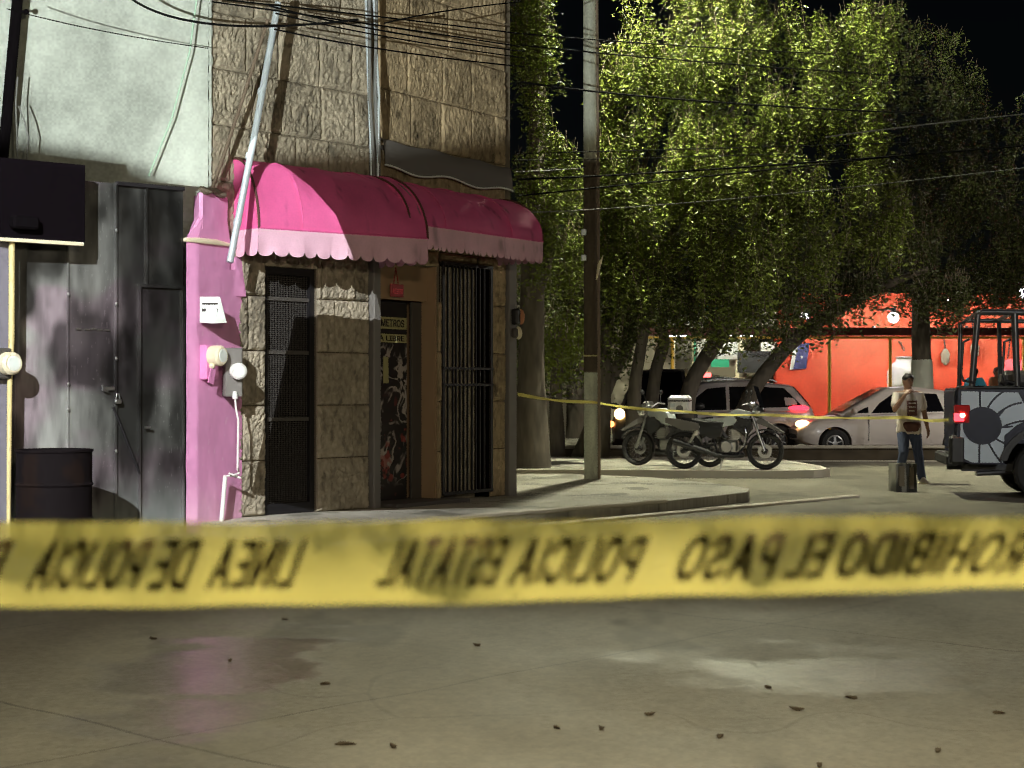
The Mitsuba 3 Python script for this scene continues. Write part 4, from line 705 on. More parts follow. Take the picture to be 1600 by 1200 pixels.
obj(tk, 'bed_rail', MB(TM).box(0, 1.92, -.03, .12, ZB - .02, ZB + .03, .02), 'plastic_black')
st = obj(tk, 'bench_seat', MB(TM).box(.62, 1.06, .25, .55, ZB + .02, ZB + .24, .06), 'dark_grey'); obj(tk, 'bench_seat', MB(TM).box(1.12, 1.6, .25, .55, ZB + .02, ZB + .24, .06), 'dark_grey')
for z in (ZB + .08, ZB + .17): obj(st, 'stud', MB(TM).ell((1.03, .24, z), (.035, .02, .03)), 'notice', True)

# ------------------------------------------------------------------ motorcycles
def torus(R, r, n=40, k=10): a = np.linspace(0, 2 * np.pi, n + 1)[:-1]; 
def bike(t, M, lift, case=True, screen=True):
    R = .315
    def whl(x, name):
        b = MB(M); an = np.linspace(0, 2 * np.pi, 49); k = obj(t, name, b.lathe([[R - .075, -.03], [R - .045, -.048], [R - .015, -.045], [R, -.015], [R, .015], [R - .015, .045], [R - .045, .048], [R - .075, .03]], (x, 0, R), 'y', 44).mesh(), 'rubber', 40)
        rb = MB(M).lathe([[R - .085, -.028], [R - .07, -.03], [R - .07, .03], [R - .085, .028]], (x, 0, R), 'y', 40).lathe([[0, -.06], [.04, -.06], [.045, .06], [0, .06]], (x, 0, R), 'y', 14)
        obj(k, 'rim', rb, 'plastic_black', 40)
        sp = MB(M)
        for i in range(18):
            a = i * 2 * math.pi / 18; sp.tube([[x + .035 * math.cos(a + .5), .04 * (-1) ** i, R + .035 * math.sin(a + .5)], [x + (R - .08) * math.cos(a), 0, R + (R - .08) * math.sin(a)]], .0035, 4)
        s = obj(k, 'spokes', sp, 'steel'); labels[s] = {'kind': 'stuff'}
        obj(k, 'brake_disc', MB(M).lathe([[.06, -.004], [.12, -.004], [.12, .004], [.06, .004]], (x, -.075, R), 'y', 24).mesh(), 'steel')
    whl(-.69, 'wheel'); whl(.69, 'wheel')
    for y in (-.09, .09):
        obj(t, 'fork', MB(M).tube([[.69, y, R], [.58, y, .62], [.46, y, .95]], [.03, .026, .022], 10), 'steel', 40)
        obj(t, 'swingarm', MB(M).tube([[-.69, y, R], [-.15, y * .9, .42]], .024, 8), 'plastic_black', 40)
        obj(t, 'shock', MB(M).tube([[-.62, y * 1.3, R + .06], [-.42, y * 1.3, .74]], .026, 8), 'chrome', 40)
    obj(t, 'front_fender', MB(M).prism(sg.Point(.69, R).buffer(.375, 24).difference(sg.Point(.69, R).buffer(.35, 24)).intersection(sg.box(.3, .42, 1.0, 1.0)), -.055, .055), 'plastic_black', 30)
    obj(t, 'beak', MB(M).prism([(.50, .80), (.62, .88), (1.02, .63), (.98, .62), (.62, .76)], -.06, .06), 'mid_grey', 30)
    obj(t, 'tank', MB(M).add(trimesh.convex.convex_hull(np.array([(-.02, y * .15, .72) for y in (-1, 1)] + [(.05, y * .17, .94) for y in (-1, 1)] + [(.22, y * .19, 1.03) for y in (-1, 1)] + [(.46, y * .12, .97) for y in (-1, 1)] + [(.40, y * .09, .80) for y in (-1, 1)] + [(.2, y * .20, .84) for y in (-1, 1)]))), 'tank_paint', 30)
    obj(t, 'tank_panel', MB(M).prism([(.18, .92), (.38, .86), (.5, .70), (.30, .72)], -.21, -.19), 'plastic_black')
    obj(t, 'side_panel', MB(M).prism([(-.40, .60), (-.20, .52), (-.06, .56), (-.02, .73), (-.42, .74)], -.13, .13), 'plastic_black', 30); obj(t, 'shroud', MB(M).prism([(.16, .72), (.36, .56), (.47, .68), (.46, .86), (.24, .88)], -.17, .17), 'plastic_black', 30); obj(t, 'belly_pan', MB(M).box(-.2, .34, -.12, .12, .20, .30, .04), 'plastic_black'); obj(t, 'crash_bar', MB(M).tube([[.34, -.1, .78], [.40, -.27, .62], [.36, -.28, .42], [.2, -.12, .28]], .014, 8), 'steel', 40)
    obj(t, 'rear_cowl', MB(M).add(trimesh.convex.convex_hull(np.array([(-.42, y * .17, z) for y in (-1, 1) for z in (.66, .78)] + [(-.70, y * .16, z) for y in (-1, 1) for z in (.66, .84)] + [(-1.0, y * .09, z) for y in (-1, 1) for z in (.79, .87)]))), 'tank_paint' if not case else 'mid_grey', 30)
    obj(t, 'seat', MB(M).add(trimesh.convex.convex_hull(np.array([(.02, y, z) for y in (-.10, .10) for z in (.72, .80)] + [(-.3, y, z) for y in (-.14, .14) for z in (.72, .80)] + [(-.72, y, z) for y in (-.11, .11) for z in (.80, .88)]))), 'rubber', 30)
    obj(t, 'tail', MB(M).add(trimesh.convex.convex_hull(np.array([(-.35, y, z) for y in (-.13, .13) for z in (.62, .74)] + [(-.95, y, z) for y in (-.08, .08) for z in (.78, .86)]))), 'mid_grey', 30)
    obj(t, 'rear_fender', MB(M).prism([(-.80, .80), (-.72, .78), (-.98, .50), (-1.02, .52)], -.07, .07), 'plastic_black')
    obj(t, 'engine', MB(M).box(-.08, .24, -.12, .12, .26, .50, .04).lathe([[0, -.03], [.09, -.03], [.105, .0], [.105, .05], [0, .05]], (.05, -.14, .38), 'y', 20).box(.10, .30, -.08, .08, .48, .70, .03), 'steel', 30)
    fins = MB(M)
    for i in range(6): fins.box(.08, .32, -.10, .10, .50 + i * .033, .512 + i * .033)
    obj(t, 'cooling_fins', fins, 'rim_grey')
    obj(t, 'frame', MB(M).tube([[.46, 0, .86], [.36, 0, .5], [.25, 0, .26], [-.12, 0, .25], [-.18, 0, .5], [-.3, 0, .72], [-.8, 0, .78]], .022, 8).tube([[.44, 0, .9], [.0, 0, .74], [-.3, 0, .70]], .025, 8), 'plastic_black', 40)
    obj(t, 'exhaust', MB(M).tube([[.26, -.1, .52], [.34, -.13, .40], [.26, -.14, .24], [-.1, -.15, .24], [-.35, -.17, .32], [-.85, -.18, .48]], [.022, .022, .024, .03, .05, .055], 10), 'plastic_black', 40)
    obj(t, 'handlebar', MB(M).tube([[.34, -.38, 1.10], [.42, -.25, 1.12], [.46, -.08, 1.04], [.46, .08, 1.04], [.42, .25, 1.12], [.34, .38, 1.10]], .014, 8), 'steel', 40)
    for y in (-.36, .36): obj(t, 'mirror', MB(M).tube([[.38, y * .8, 1.12], [.42, y, 1.28]], .007, 5).ell((.42, y * 1.08, 1.31), (.02, .07, .045)), 'plastic_black', 40)
    obj(t, 'headlight', MB(M).ell((.58, 0, .98), (.11, .12, .12)), 'chrome', True); obj(t, 'instrument', MB(M).box(.42, .56, -.11, .11, 1.06, 1.15, .03), 'steel')
    if screen: obj(t, 'windshield', MB(M).add(trimesh.convex.convex_hull(np.array([(.62, y, 1.05) for y in (-.15, .15)] + [(.50, y, 1.42) for y in (-.12, .12)] + [(.57, 0, 1.40), (.68, 0, 1.06)]))), 'dark_glass', 30)
    if case:
        cs = obj(t, 'top_case', MB(M).box(-.95, -.58, -.2, .2, .94, 1.26, .05), 'white_paint', label='white top case with a dark band and a round emblem'); obj(cs, 'band', MB(M).box(-.953, -.577, -.203, .203, 1.15, 1.175), 'plastic_black'); obj(cs, 'emblem', MB(M).lathe([[0, 0], [.06, 0], [.06, .006], [0, .006]], (-.74, -.206, 1.03), 'y', 16).mesh(), 'mid_grey')
        obj(cs, 'reflector', MB(M).box(-.9, -.82, -.205, -.2, 1.06, 1.12), 'galvanised')
    else: obj(t, 'rack', MB(M).box(-.9, -.55, -.12, .12, .90, .92), 'steel')
    obj(t, 'tail_lamp', MB(M).box(-1.0, -.94, -.06, .06, .78, .85, .015), 'lens_red'); obj(t, 'side_stand', MB(M).tube([[-.05, .1, .26], [-.1, .26, .0]], .012, 6), 'steel')
    for y in (-.2, .2): obj(t, 'foot_peg', MB(M).tube([[.0, y * .5, .3], [.0, y, .3]], .014, 6), 'plastic_black')
mk = thing('police_motorcycle', 'white tanked patrol motorcycle with a white top case, facing right', 'motorcycle', 'patrol motorcycles on the corner pavement'); bike(mk, place(3.62, 28.35, .13, math.radians(-14)), 0)
mk = thing('police_motorcycle', 'grey patrol motorcycle half hidden behind the white tanked one', 'motorcycle', 'patrol motorcycles on the corner pavement'); bike(mk, place(2.86, 29.5, .13, math.radians(150)), 0, case=False, screen=False)
# ------------------------------------------------------------------ people
def hand(wr, d, side, r=.012, curl=.5):
    """palm and five fingers: wr wrist, d direction of the forearm, side vector towards the thumb"""
    d = np.array(d, float); d /= np.linalg.norm(d); s = np.array(side, float); s -= d * (s @ d); s /= np.linalg.norm(s); n = np.cross(d, s); wr = np.array(wr, float)
    out = [hullb(S(wr, .022, 8), S(wr + d * .08 + s * .028, .014, 8), S(wr + d * .085 - s * .030, .013, 8))]
    for i, (o, l) in enumerate(((.030, .070), (.010, .078), (-.010, .072), (-.030, .056))):
        a = wr + d * .085 + s * o; b = a + (d * math.cos(curl * .6) + n * math.sin(curl * .6)) * l * .55; c = b + (d * math.cos(curl * 1.6) + n * math.sin(curl * 1.6)) * l * .5
        out += [hullb(S(a, .0105, 8), S(b, .0095, 8)), hullb(S(b, .0095, 8), S(c, .008, 8))]
    a = wr + d * .03 + s * .028; b = a + (d * .6 + s * .7) * .04; c = b + (d * .9 + s * .2 + n * .3) * .03
    return out + [hullb(S(a, .014, 8), S(b, .0115, 8)), hullb(S(b, .0115, 8), S(c, .009, 8))]
def limb(pts, rs, n=14): return [hullb(S(pts[i], rs[i], n), S(pts[i + 1], rs[i + 1], n)) for i in range(len(pts) - 1)]
def head(c, yaw=0.0):
    """head, ears, nose and lips round the centre c, facing local -y turned by yaw"""
    R = np.array([[math.cos(yaw), -math.sin(yaw), 0], [math.sin(yaw), math.cos(yaw), 0], [0, 0, 1]]); q = lambda x, y, z: np.array(c) + R @ np.array([x, y, z])
    out = [hullb(S(q(0, .012, .035), .082), S(q(0, -.005, .02), .078), S(q(0, -.045, -.07), .034), S(q(0, .02, -.03), .066)), hullb(S(q(0, -.088, .02), .010, 8), S(q(0, -.108, -.018), .014, 8), S(q(.012, -.092, -.022), .009, 8), S(q(-.012, -.092, -.022), .009, 8)), hullb(S(q(-.02, -.082, -.052), .008, 8), S(q(.02, -.082, -.052), .008, 8)),
           hullb(S(q(-.03, -.075, .032), .012, 8), S(q(.03, -.075, .032), .012, 8))]
    for s in (-1, 1): out.append(hullb(S(q(s * .078, .015, .02), .018, 8), S(q(s * .074, .01, -.022), .013, 8)))
    return out, q
def face(t, M, q):
    for s in (-1, 1): obj(t, 'eye', MB(M).ell(q(s * .030, -.078, .014), (.011, .008, .008), 1), 'sign_ink', True); obj(t, 'eyebrow', MB(M).tube([q(s * .016, -.090, .034), q(s * .045, -.080, .036)], .004, 5), 'hair')
    obj(t, 'mouth', MB(M).tube([q(-.022, -.089, -.052), q(0, -.093, -.051), q(.022, -.089, -.052)], .0035, 5), 'print_brown')
# standing man: local frame faces -y, origin on the ground
PM = place(*P(1420, 756, 26.3)[:2], 0.0, math.radians(8))
man = thing('person', 'standing person in white printed t shirt and jeans, one hand raised to the face', 'person')
hd, q = head((-.02, -.03, 1.605), .15)
sh = {s: np.array([s * .185, .02, 1.40]) for s in (-1, 1)}
eR, wR = np.array([-.27, -.10, 1.17]), np.array([-.16, -.25, 1.40]); eL, wL = np.array([.27, .03, 1.12]), np.array([.285, -.06, .87])
hip = {s: np.array([s * .09, .02, .90]) for s in (-1, 1)}
kR, aR = np.array([-.13, -.12, .50]), np.array([-.16, .02, .10]); kL, aL = np.array([.13, -.05, .49]), np.array([.175, -.10, .09])
skin = hd + limb([q(0, .015, -.06), (-.005, .01, 1.43)], [.056, .062]) + limb([(0, .01, 1.42), (0, .0, 1.15), (0, .01, .95)], [.10, .10, .11])
for s, e, w in ((-1, eR, wR), (1, eL, wL)): skin += limb([(0, .01, 1.40), sh[s], sh[s] * .45 + e * .55, e, e * .7 + w * .3, w], [.075, .058, .046, .040, .041, .027])
skin += hand(wR, np.array([.12, .02, .16]), (.3, -.8, -.4), curl=.9) + hand(wL, wL - eL, (0, -1, 0), curl=.45)
for s, k_, a_ in ((-1, kR, aR), (1, kL, aL)): skin += limb([hip[s], k_, k_ * .6 + a_ * .4, a_], [.082, .055, .052, .036])
m = smooth_body(skin, .012, 6); m.apply_transform(PM); obj(man, 'body', m, 'skin', True)
face(man, PM, q)
hair = union([hullb(S(q(0, .018, .048), .088), S(q(0, -.02, .058), .078)), hullb(S(q(0, .04, .02), .076), S(q(0, .035, -.03), .062))]) - hullb(S(q(0, -.075, -.01), .075), S(q(0, -.07, .0), .075))
m = tri(hair); m.apply_transform(PM); obj(man, 'hair', m, 'hair', 40)
shirt = limb([(0, .01, 1.38), (0, .0, 1.2), (0, .0, 1.0), (0, .005, .80)], [.115, .135, .130, .145]) + [hullb(S((-.11, .01, 1.36), .085), S((.11, .01, 1.36), .085), S((-.085, 0, 1.0), .105), S((.085, 0, 1.0), .105)), hullb(S((-.08, 0, 1.0), .115), S((.08, 0, 1.0), .115), S((-.09, .0, .83), .115), S((.09, .0, .83), .115))]
for s, e in ((-1, eR), (1, eL)): shirt += limb([(s * .09, .01, 1.385), sh[s] + [0, 0, -.005], sh[s] * .35 + e * .65], [.085, .080, .074])
shirt = union(shirt); tb = shirt.trim_by_plane([0, 0, 1], .78).trim_by_plane([0, 0, -1], -1.445)
m = tri(tb.refine_to_length(.018)); m = trimesh.Trimesh(m.vertices, m.faces); trimesh.smoothing.filter_taubin(m, iterations=8); v = np.array(m.vertices); v += m.vertex_normals * (.016 * (meshkit.fbm(v * [9, 9, 5], 3, 1) - .5))[:, None]; m.vertices = v; m.apply_transform(PM); obj(man, 'shirt', m, 'shirt_white', 50)
def patch(x0, x1, z0, z1, off, nm, mt_, par):
    X, Z = np.meshgrid(np.linspace(x0, x1, 9), np.linspace(z0, z1, 9), indexing='ij'); loc = np.stack([X.ravel(), np.full(81, -1.0), Z.ravel()], 1); base = tri(tb); hit, ray, _ = base.ray.intersects_location(loc, np.tile([0, 1.0, 0], (81, 1)), multiple_hits=False)
    Y = np.full(81, -.13); Y[ray] = hit[:, 1]; g = grid_mesh(X, Y.reshape(9, 9) - off, Z); g.apply_transform(PM); return obj(par, nm, g, mt_, True)
patch(-.075, .10, 1.07, 1.31, .014, 'print', 'print_brown', man + '__shirt')
for i, z in enumerate((1.26, 1.20, 1.14)): patch(-.055, .075 - .02 * i, z, z + .018, .019, 'print_line', 'shirt_white', man + '__shirt')
m = tri(union([hullb(S((-.10, -.13, .93), .045), S((.10, -.13, .93), .045), S((-.07, -.13, .86), .04), S((.07, -.13, .86), .04))])); m.apply_transform(PM); obj(man, 'belt_bag', m, 'print_brown', 40)
tr = [hullb(S(hip[-1], .11), S(hip[1], .11), S((0, .02, .80), .11))]
for s, k_, a_ in ((-1, kR, aR), (1, kL, aL)): tr += limb([hip[s], k_, k_ * .55 + a_ * .45, a_ + [0, 0, .0]], [.105, .076, .070, .062])
m = smooth_body(tr, .02, 6); v = np.array(m.vertices); v += m.vertex_normals * (.014 * (meshkit.fbm(v * [12, 12, 9], 3, 3) - .5))[:, None]; m.vertices = v; m.apply_transform(PM); obj(man, 'trousers', m, 'denim', 50)
for a_ in (aR, aL):
    f = np.array([a_[0], a_[1], 0]); m = smooth_body([hullb(S(f + [0, .03, .045], .042), S(f + [0, -.10, .035], .034), S(f + [.01 * np.sign(a_[0]), -.17, .03], .03), S(f + [0, 0, .085], .045))], .015, 5); m.vertices[:, 2] = np.maximum(m.vertices[:, 2], .004); m.apply_transform(PM); sk = obj(man, 'shoe', m, 'shoe_white', 50)
    obj(sk, 'sole', MB(PM).add(trimesh.convex.convex_hull(np.array([[f[0] + x, f[1] + y, z] for x, y in ((-.045, .06), (.045, .06), (.05, -.15), (-.045, -.15), (0, -.205)) for z in (0, .022)]))), 'cream')
def seated(t, M, shirtm, hairm, turn):
    hd, q = head((0, -.03, 1.20), turn); sk = hd + limb([q(0, .015, -.06), (0, .01, 1.03)], [.05, .058]) + limb([(0, 0, 1.0), (0, 0, .6)], [.1, .12])
    for s in (-1, 1): sk += limb([(s * .18, .0, .98), (s * .27, -.08, .75), (s * .15, -.30, .72)], [.055, .042, .03]) + hand((s * .15, -.30, .72), (-s * .3, -.9, 0), (-s, 0, .3)) + limb([(s * .1, 0, .48), (s * .13, -.42, .46), (s * .13, -.42, .08)], [.09, .06, .04])
    m = smooth_body(sk, .02, 5); m.apply_transform(M); obj(t, 'body', m, 'skin', True); face(t, M, q)
    m = tri(union([hullb(S(q(0, .018, .045), .090), S(q(0, -.02, .058), .078)), hullb(S(q(0, .04, .02), .08), S(q(0, .04, -.06), .06))]) - hullb(S(q(0, -.075, -.01), .075), S(q(0, -.07, .0), .075))); m.apply_transform(M); obj(t, 'hair', m, hairm, 40)
    sh_ = [hullb(S((-.14, 0, .98), .085), S((.14, 0, .98), .085), S((-.11, 0, .6), .13), S((.11, 0, .6), .13))]
    for s in (-1, 1): sh_ += limb([(s * .16, .0, .99), (s * .25, -.06, .80)], [.085, .075])
    m = smooth_body(sh_, .02, 6); m.apply_transform(M); obj(t, 'shirt', m, shirtm, 50)
    m = smooth_body([hullb(S((-.1, 0, .5), .12), S((.1, 0, .5), .12))] + sum([limb([(s * .1, 0, .5), (s * .13, -.42, .48), (s * .13, -.42, .1)], [.11, .08, .06]) for s in (-1, 1)], []), .025, 5); m.apply_transform(M); obj(t, 'trousers', m, 'denim', 50)
sp = P(1523, 606, 41.0); mS = place(sp[0], 44.2, .14 + .55, 2.6); mS[0, 3] = (1523 - CX) / FPX * 44.2
ws = thing('person', 'dark haired person in a bright turquoise shirt seen from behind above the pickup bed', 'person'); mS = place((1523 - CX) / FPX * 44.2, 44.2, .75, 2.6); seated(ws, mS, 'shirt_blue', 'hair', 0)
one('bench', MB(mS).box(-.6, .6, -.25, .25, .33, .40, .02).box(-.55, -.48, -.2, .2, -.61, .33).box(.48, .55, -.2, .2, -.61, .33), 'wood_tan', 'tall bench under the person in the turquoise shirt', 'bench')
mS = place((1557 - CX) / FPX * 45.2, 45.2, .78, .5); ws = thing('person', 'person in an orange shirt right of the turquoise shirt', 'person'); seated(ws, mS, 'shirt_orange', 'print_brown', 0)
one('bench', MB(mS).box(-.6, .6, -.25, .25, .33, .40, .02).box(-.55, -.48, -.2, .2, -.64, .33).box(.48, .55, -.2, .2, -.64, .33), 'wood_tan', 'tall bench under the person in the orange shirt', 'bench')
# ------------------------------------------------------------------ block, pole, wires, tapes, litter
cb_ = P(1410, 768, 24.2); cm = m3.Manifold.cube([.31, .31, .41], True).refine_to_length(.04); m = tri(cm); v = np.array(m.vertices); v += .03 * (np.stack([meshkit.fbm(v * 7 + k * 9, 3, k) for k in range(3)], 1) - .5); m.vertices = v; m.apply_transform(place(cb_[0], cb_[1], .205, .15))
bk_ = thing('concrete_block', 'stained concrete block standing in front of the person\'s feet', 'block'); obj(bk_, 'block', m, 'block_concrete', 30)
obj(bk_, 'slot', MB(place(cb_[0], cb_[1], .205, .15)).box(-.12, -.04, -.185, -.15, -.12, .17).box(.04, .10, -.185, -.15, -.16, .15), 'mortar')
up = thing('utility_pole', 'tall painted concrete utility pole standing on the corner pavement', 'utility pole')
PX = (925 - CX) / FPX * 25.3
zz = np.linspace(.1, 11, 60); obj(up, 'shaft', MB().tube(np.stack([PX + (-.02) * (zz - .1) / 4, 25.3 + 0 * zz, zz], 1), np.interp(zz, [0, 11], [.118, .088]), 20), 'pole_paint', 40)
obj(up, 'band', MB().lathe([[.120, -.012], [.124, -.012], [.124, .012], [.120, .012]], (PX - .01, 25.3, z_ := EYE + (HY - 556) / FPX * 25.3), 'z', 24).mesh(), 'sign_yellow')
for py in (364, 404): z_ = EYE + (HY - py) / FPX * 25.3; obj(up, 'clamp', MB().box(PX - .17, PX - .09, 25.17, 25.24, z_ - .04, z_ + .05, .01), 'galvanised')
z_ = EYE + (HY - 415) / FPX * 25.3; obj(up, 'dangling_strap', MB().tube([[PX + .06, 25.15, z_ - .22], [PX + .10, 25.12, z_], [PX + .16, 25.12, z_ + .14]], [.012, .03, .006], 5), 'cream')
obj(up, 'conduit', MB().tube([[PX + .105, 25.2, .1], [PX + .09, 25.2, 5], [PX + .06, 25.2, 9]], .022, 8), 'brown_pole', 40)
obj(up, 'crossarm', MB().box(PX - 1.0, PX + 1.0, 25.12, 25.22, 8.4, 8.52), 'brown_pole')
def wire(pts, r, label, m='wire'):
    pts = np.array(pts, float); t_ = np.linspace(0, 1, len(pts)); tt = np.linspace(0, 1, 24); c = [np.polyfit(t_, pts[:, k], min(2, len(pts) - 1)) for k in range(3)]
    one('overhead_wire', MB().tube(np.stack([np.polyval(c[k], tt) for k in range(3)], 1), r, 5), m, label, 'wire', 'overhead wires', 40)
wire([P(195, -10, 16.2), P(330, 37, 16.3), P(560, 30, 16.5)], .012, 'dark wire sagging from the top of the grey wall to the blue mast')
wire([P(10, 13, 15.6), P(160, 48, 16.3), P(325, 75, 16.9)], .005, 'thinnest wire, crossing the grey plastered wall')
for a_, b_, c_, r_, l_ in (((300, -6), (560, 22), (812, 52), .009, 'uppermost of the dark wires across the stone facade'), ((330, 2), (570, 36), (812, 72), .009, 'second from the top of the dark wires across the stone facade'), ((420, 8), (600, 48), (820, 80), .010, 'third from the top of the dark wires across the stone facade'),
                          ((430, 20), (610, 58), (820, 90), .008, 'fourth from the top of the dark wires across the stone facade'), ((428, 45), (620, 80), (820, 104), .009, 'lowest of the dark wires across the stone facade'), ((600, 36), (700, 16), (815, 2), .008, 'wire rising to the right near the top of the stone facade')):
    wire([P(*a_, 16.9), P(*b_, 17.8), P(*c_, 20.5)], r_, l_)
for a_, b_, c_, r_, l_, mm in (((815, 128), (1100, 158), (1460, 178), .014, 'thick dark wire through the brightest leaves right of the pole', 'wire'), ((815, 70), (1120, 98), (1470, 122), .010, 'dark wire along the upper leaves right of the pole', 'wire'), ((815, 52), (1050, 70), (1300, 84), .009, 'topmost dark wire in front of the trees', 'wire'),
                              ((806, 240), (1100, 232), (1440, 222), .008, 'thin dark wire just above the pair of thick low wires', 'wire'), ((806, 250), (950, 248), (1250, 240), .007, 'thin dark wire below the thinner upper one left of the pole', 'wire'), ((810, 280), (1150, 262), (1620, 226), .015, 'upper of the two thick dark wires in front of the trees', 'wire'),
                              ((810, 306), (1060, 280), (1420, 242), .013, 'lower of the two thick dark wires in front of the trees', 'wire'), ((812, 332), (1150, 310), (1620, 260), .008, 'lowest thin wire in front of the trees', 'wire_pale'), ((1290, 214), (1450, 194), (1620, 176), .010, 'pale wire against the dark trees at the right', 'wire_pale'), ((806, 268), (860, 266), (912, 262), .009, 'short pale wire between the shop and the utility pole', 'wire_pale')):
    wire([P(*a_, 22.0), P(*b_, 24.6), P(*c_, 27.0)], r_, l_, mm)
# foreground caution tape
def tape_xyz(px, v):
    d = 1.52 - .00008 * (px - 200); cy = np.interp(px, [-200, 0, 300, 800, 1150, 1600, 1900], [884, 884, 884, 879, 871, 864, 860]); h = np.interp(px, [-200, 500, 1000, 1600, 1900], [66, 66, 62, 57, 56])
    wob = .010 * math.sin(px * .011) + (.006 * math.sin(px * .027 + 1) + .0012 * math.sin(px * .083 + 2 * v) + .0004 * math.sin(px * .19 - v)); p = P(px, cy - v * h, d); p[1] += wob * (.3 + v) + .012 * v * v; return p
us = np.linspace(-260, 1900, 720); vs = np.linspace(-1, 1, 9)
A = np.array([[tape_xyz(u, v) for v in vs] for u in us]); tp = thing('caution_tape', 'wide yellow police tape with dark lettering stretched across the foreground', 'tape')
obj(tp, 'film', grid_mesh(A[..., 0], A[..., 1], A[..., 2]), 'tape_film', True)
def tape_text(txt, px0, px1, v0=-.58, v1=.62):
    x_, l_ = 0.0, []
    for ch in txt:                                            # set letter by letter, with a plain stroke for the I
        c_ = trimesh.creation.box((.20, 1.0, .02)) if ch == 'I' else meshkit.text_mesh(ch, 1.0, .02, True); c_.apply_translation([x_ - c_.bounds[0][0], -c_.bounds[0][1] * (ch == 'I'), -c_.bounds[0][2]]); x_ = c_.bounds[1][0] + .20; l_.append(c_)
    m = trimesh.util.concatenate(l_); l_ = []
    for k_, dx in enumerate((-.045, 0, .045)): c_ = m.copy(); c_.apply_translation([dx, .02 * dx, .004 * k_]); l_.append(c_)
    m = trimesh.util.concatenate(l_); m = trimesh.Trimesh(*trimesh.remesh.subdivide_to_size(m.vertices, m.faces, .085, max_iter=14), process=False)
    v = np.array(m.vertices); lo, hi = v.min(0), v.max(0); out = []
    for x, y, z in v:
        u = (hi[0] - x) / (hi[0] - lo[0]); w = (y - lo[1]) / (hi[1] - lo[1]); p = tape_xyz(px0 + u * (px1 - px0) + 30 * (w - .5), v0 + w * (v1 - v0)); out.append(p - np.array([0, .0030 + .03 * z, 0]))
    m.vertices = np.array(out); return m
for txt, a_, b_ in (('LINEA', 335, 468), ('DE', 244, 304), ('POLICIA', 55, 226), ('POLICIA', 806, 1000), ('ESTATAL', 600, 786), ('PROHIBIDO', 1312, 1640), ('EL', 1236, 1296), ('PASO', 1062, 1218), ('PASO', -140, 6)):
    obj(tp, 'lettering', tape_text(txt, a_, b_), 'tape_ink')
# far tape
fp = [(809, 616, 21.4), (925, 628, 25.15), (1060, 642, 26.0), (1200, 648, 26.2), (1420, 652, 26.05), (1482, 656, 23.2)]
pp = np.array([P(*p) for p in fp]); tt = np.linspace(0, 5, 50); cl = np.stack([np.interp(tt, range(6), pp[:, k]) for k in range(3)], 1); cl[:, 2] -= .03 * np.abs(np.sin(tt * np.pi))
hh = .024 * (.55 + .45 * np.abs(np.cos(tt * 4))); g = grid_mesh(np.stack([cl[:, 0]] * 2, 1), np.stack([cl[:, 1], cl[:, 1] + .02 * np.sin(tt * 9)], 1), np.stack([cl[:, 2] - hh, cl[:, 2] + hh], 1))
one('caution_tape', g, 'tape_film', 'narrow yellow tape strung from the shop corner past the pole to the pickup', 'tape', smooth=True)
# litter on the road
for i, (px, py) in enumerate(((240, 998), (445, 968), (700, 842), (360, 1032), (508, 1068), (745, 1008), (1245, 1108), (1015, 1116), (1560, 1114), (1125, 1150), (1465, 1172), (940, 1138), (615, 1166), (1200, 1074), (870, 1137), (540, 1162), (1280, 1195), (1330, 1090))):
    c_ = G(px, py); r_ = random.Random(i); s_ = .012 + .012 * r_.random(); a_ = np.linspace(0, 2 * np.pi, 9)[:-1]; rr = s_ * (1 + .25 * np.cos(2 * a_)); v = np.stack([rr * np.cos(a_) * 1.5, rr * np.sin(a_) * .8, .006 + .005 * np.cos(a_ * 2 + i)], 1); m = trimesh.convex.convex_hull(np.vstack([v, v - [0, 0, .004]])); m.apply_transform(place(c_[0], c_[1], .0, r_.random() * 3))
    one('dry_leaf', m, 'dry_leaf', 'small dark dry leaf lying on the concrete roadway in the foreground', 'leaf', 'dry leaves on the roadway')

# ------------------------------------------------------------------ red building, shop front, far walls
rb = thing('red_building', 'bright orange red building with a dark red porch beam behind the cars', 'building')
DR = 50.0; xr = lambda px, d=DR: (px - CX) / FPX * d; zr_ = lambda py, d=DR: EYE + (HY - py) / FPX * d
obj(rb, 'wall', MB().box(xr(1212), 34, DR, DR + .4, 0, 4.42), 'red_plaster')
db = 47.6; beam = obj(rb, 'porch_beam', MB().box(xr(990, db), 34, db, db + .18, zr_(524, db), zr_(512, db), .01), 'beam_red'); obj(rb, 'porch_edge', MB().box(xr(990, db), 34, db + .02, db + .14, zr_(529, db), zr_(525.5, db)), 'post_yellow')
for px in (1297, 1392, 1452, 1601, 1051): obj(rb, 'porch_post', MB().tube([[xr(px, db), db + .08, .14], [xr(px, db), db + .08, zr_(529, db)]], .045 if px not in (1452,) else .03, 10), 'post_yellow', 40)
def bulb(parent, p, r, e):
    k = obj(parent, 'bulb_socket', MB(place(*p)).lathe([[0, r * 1.8], [r * .5, r * 1.7], [r * .6, r * .8], [0, r * .8]], n=12), 'plastic_black', 40); m = trimesh.creation.icosphere(2, r); m.apply_translation(p); kk = numbered(k + '__bulb'); scene[kk] = mikit.ply(m, 'notice', smooth=True, **emit(*e, .5))
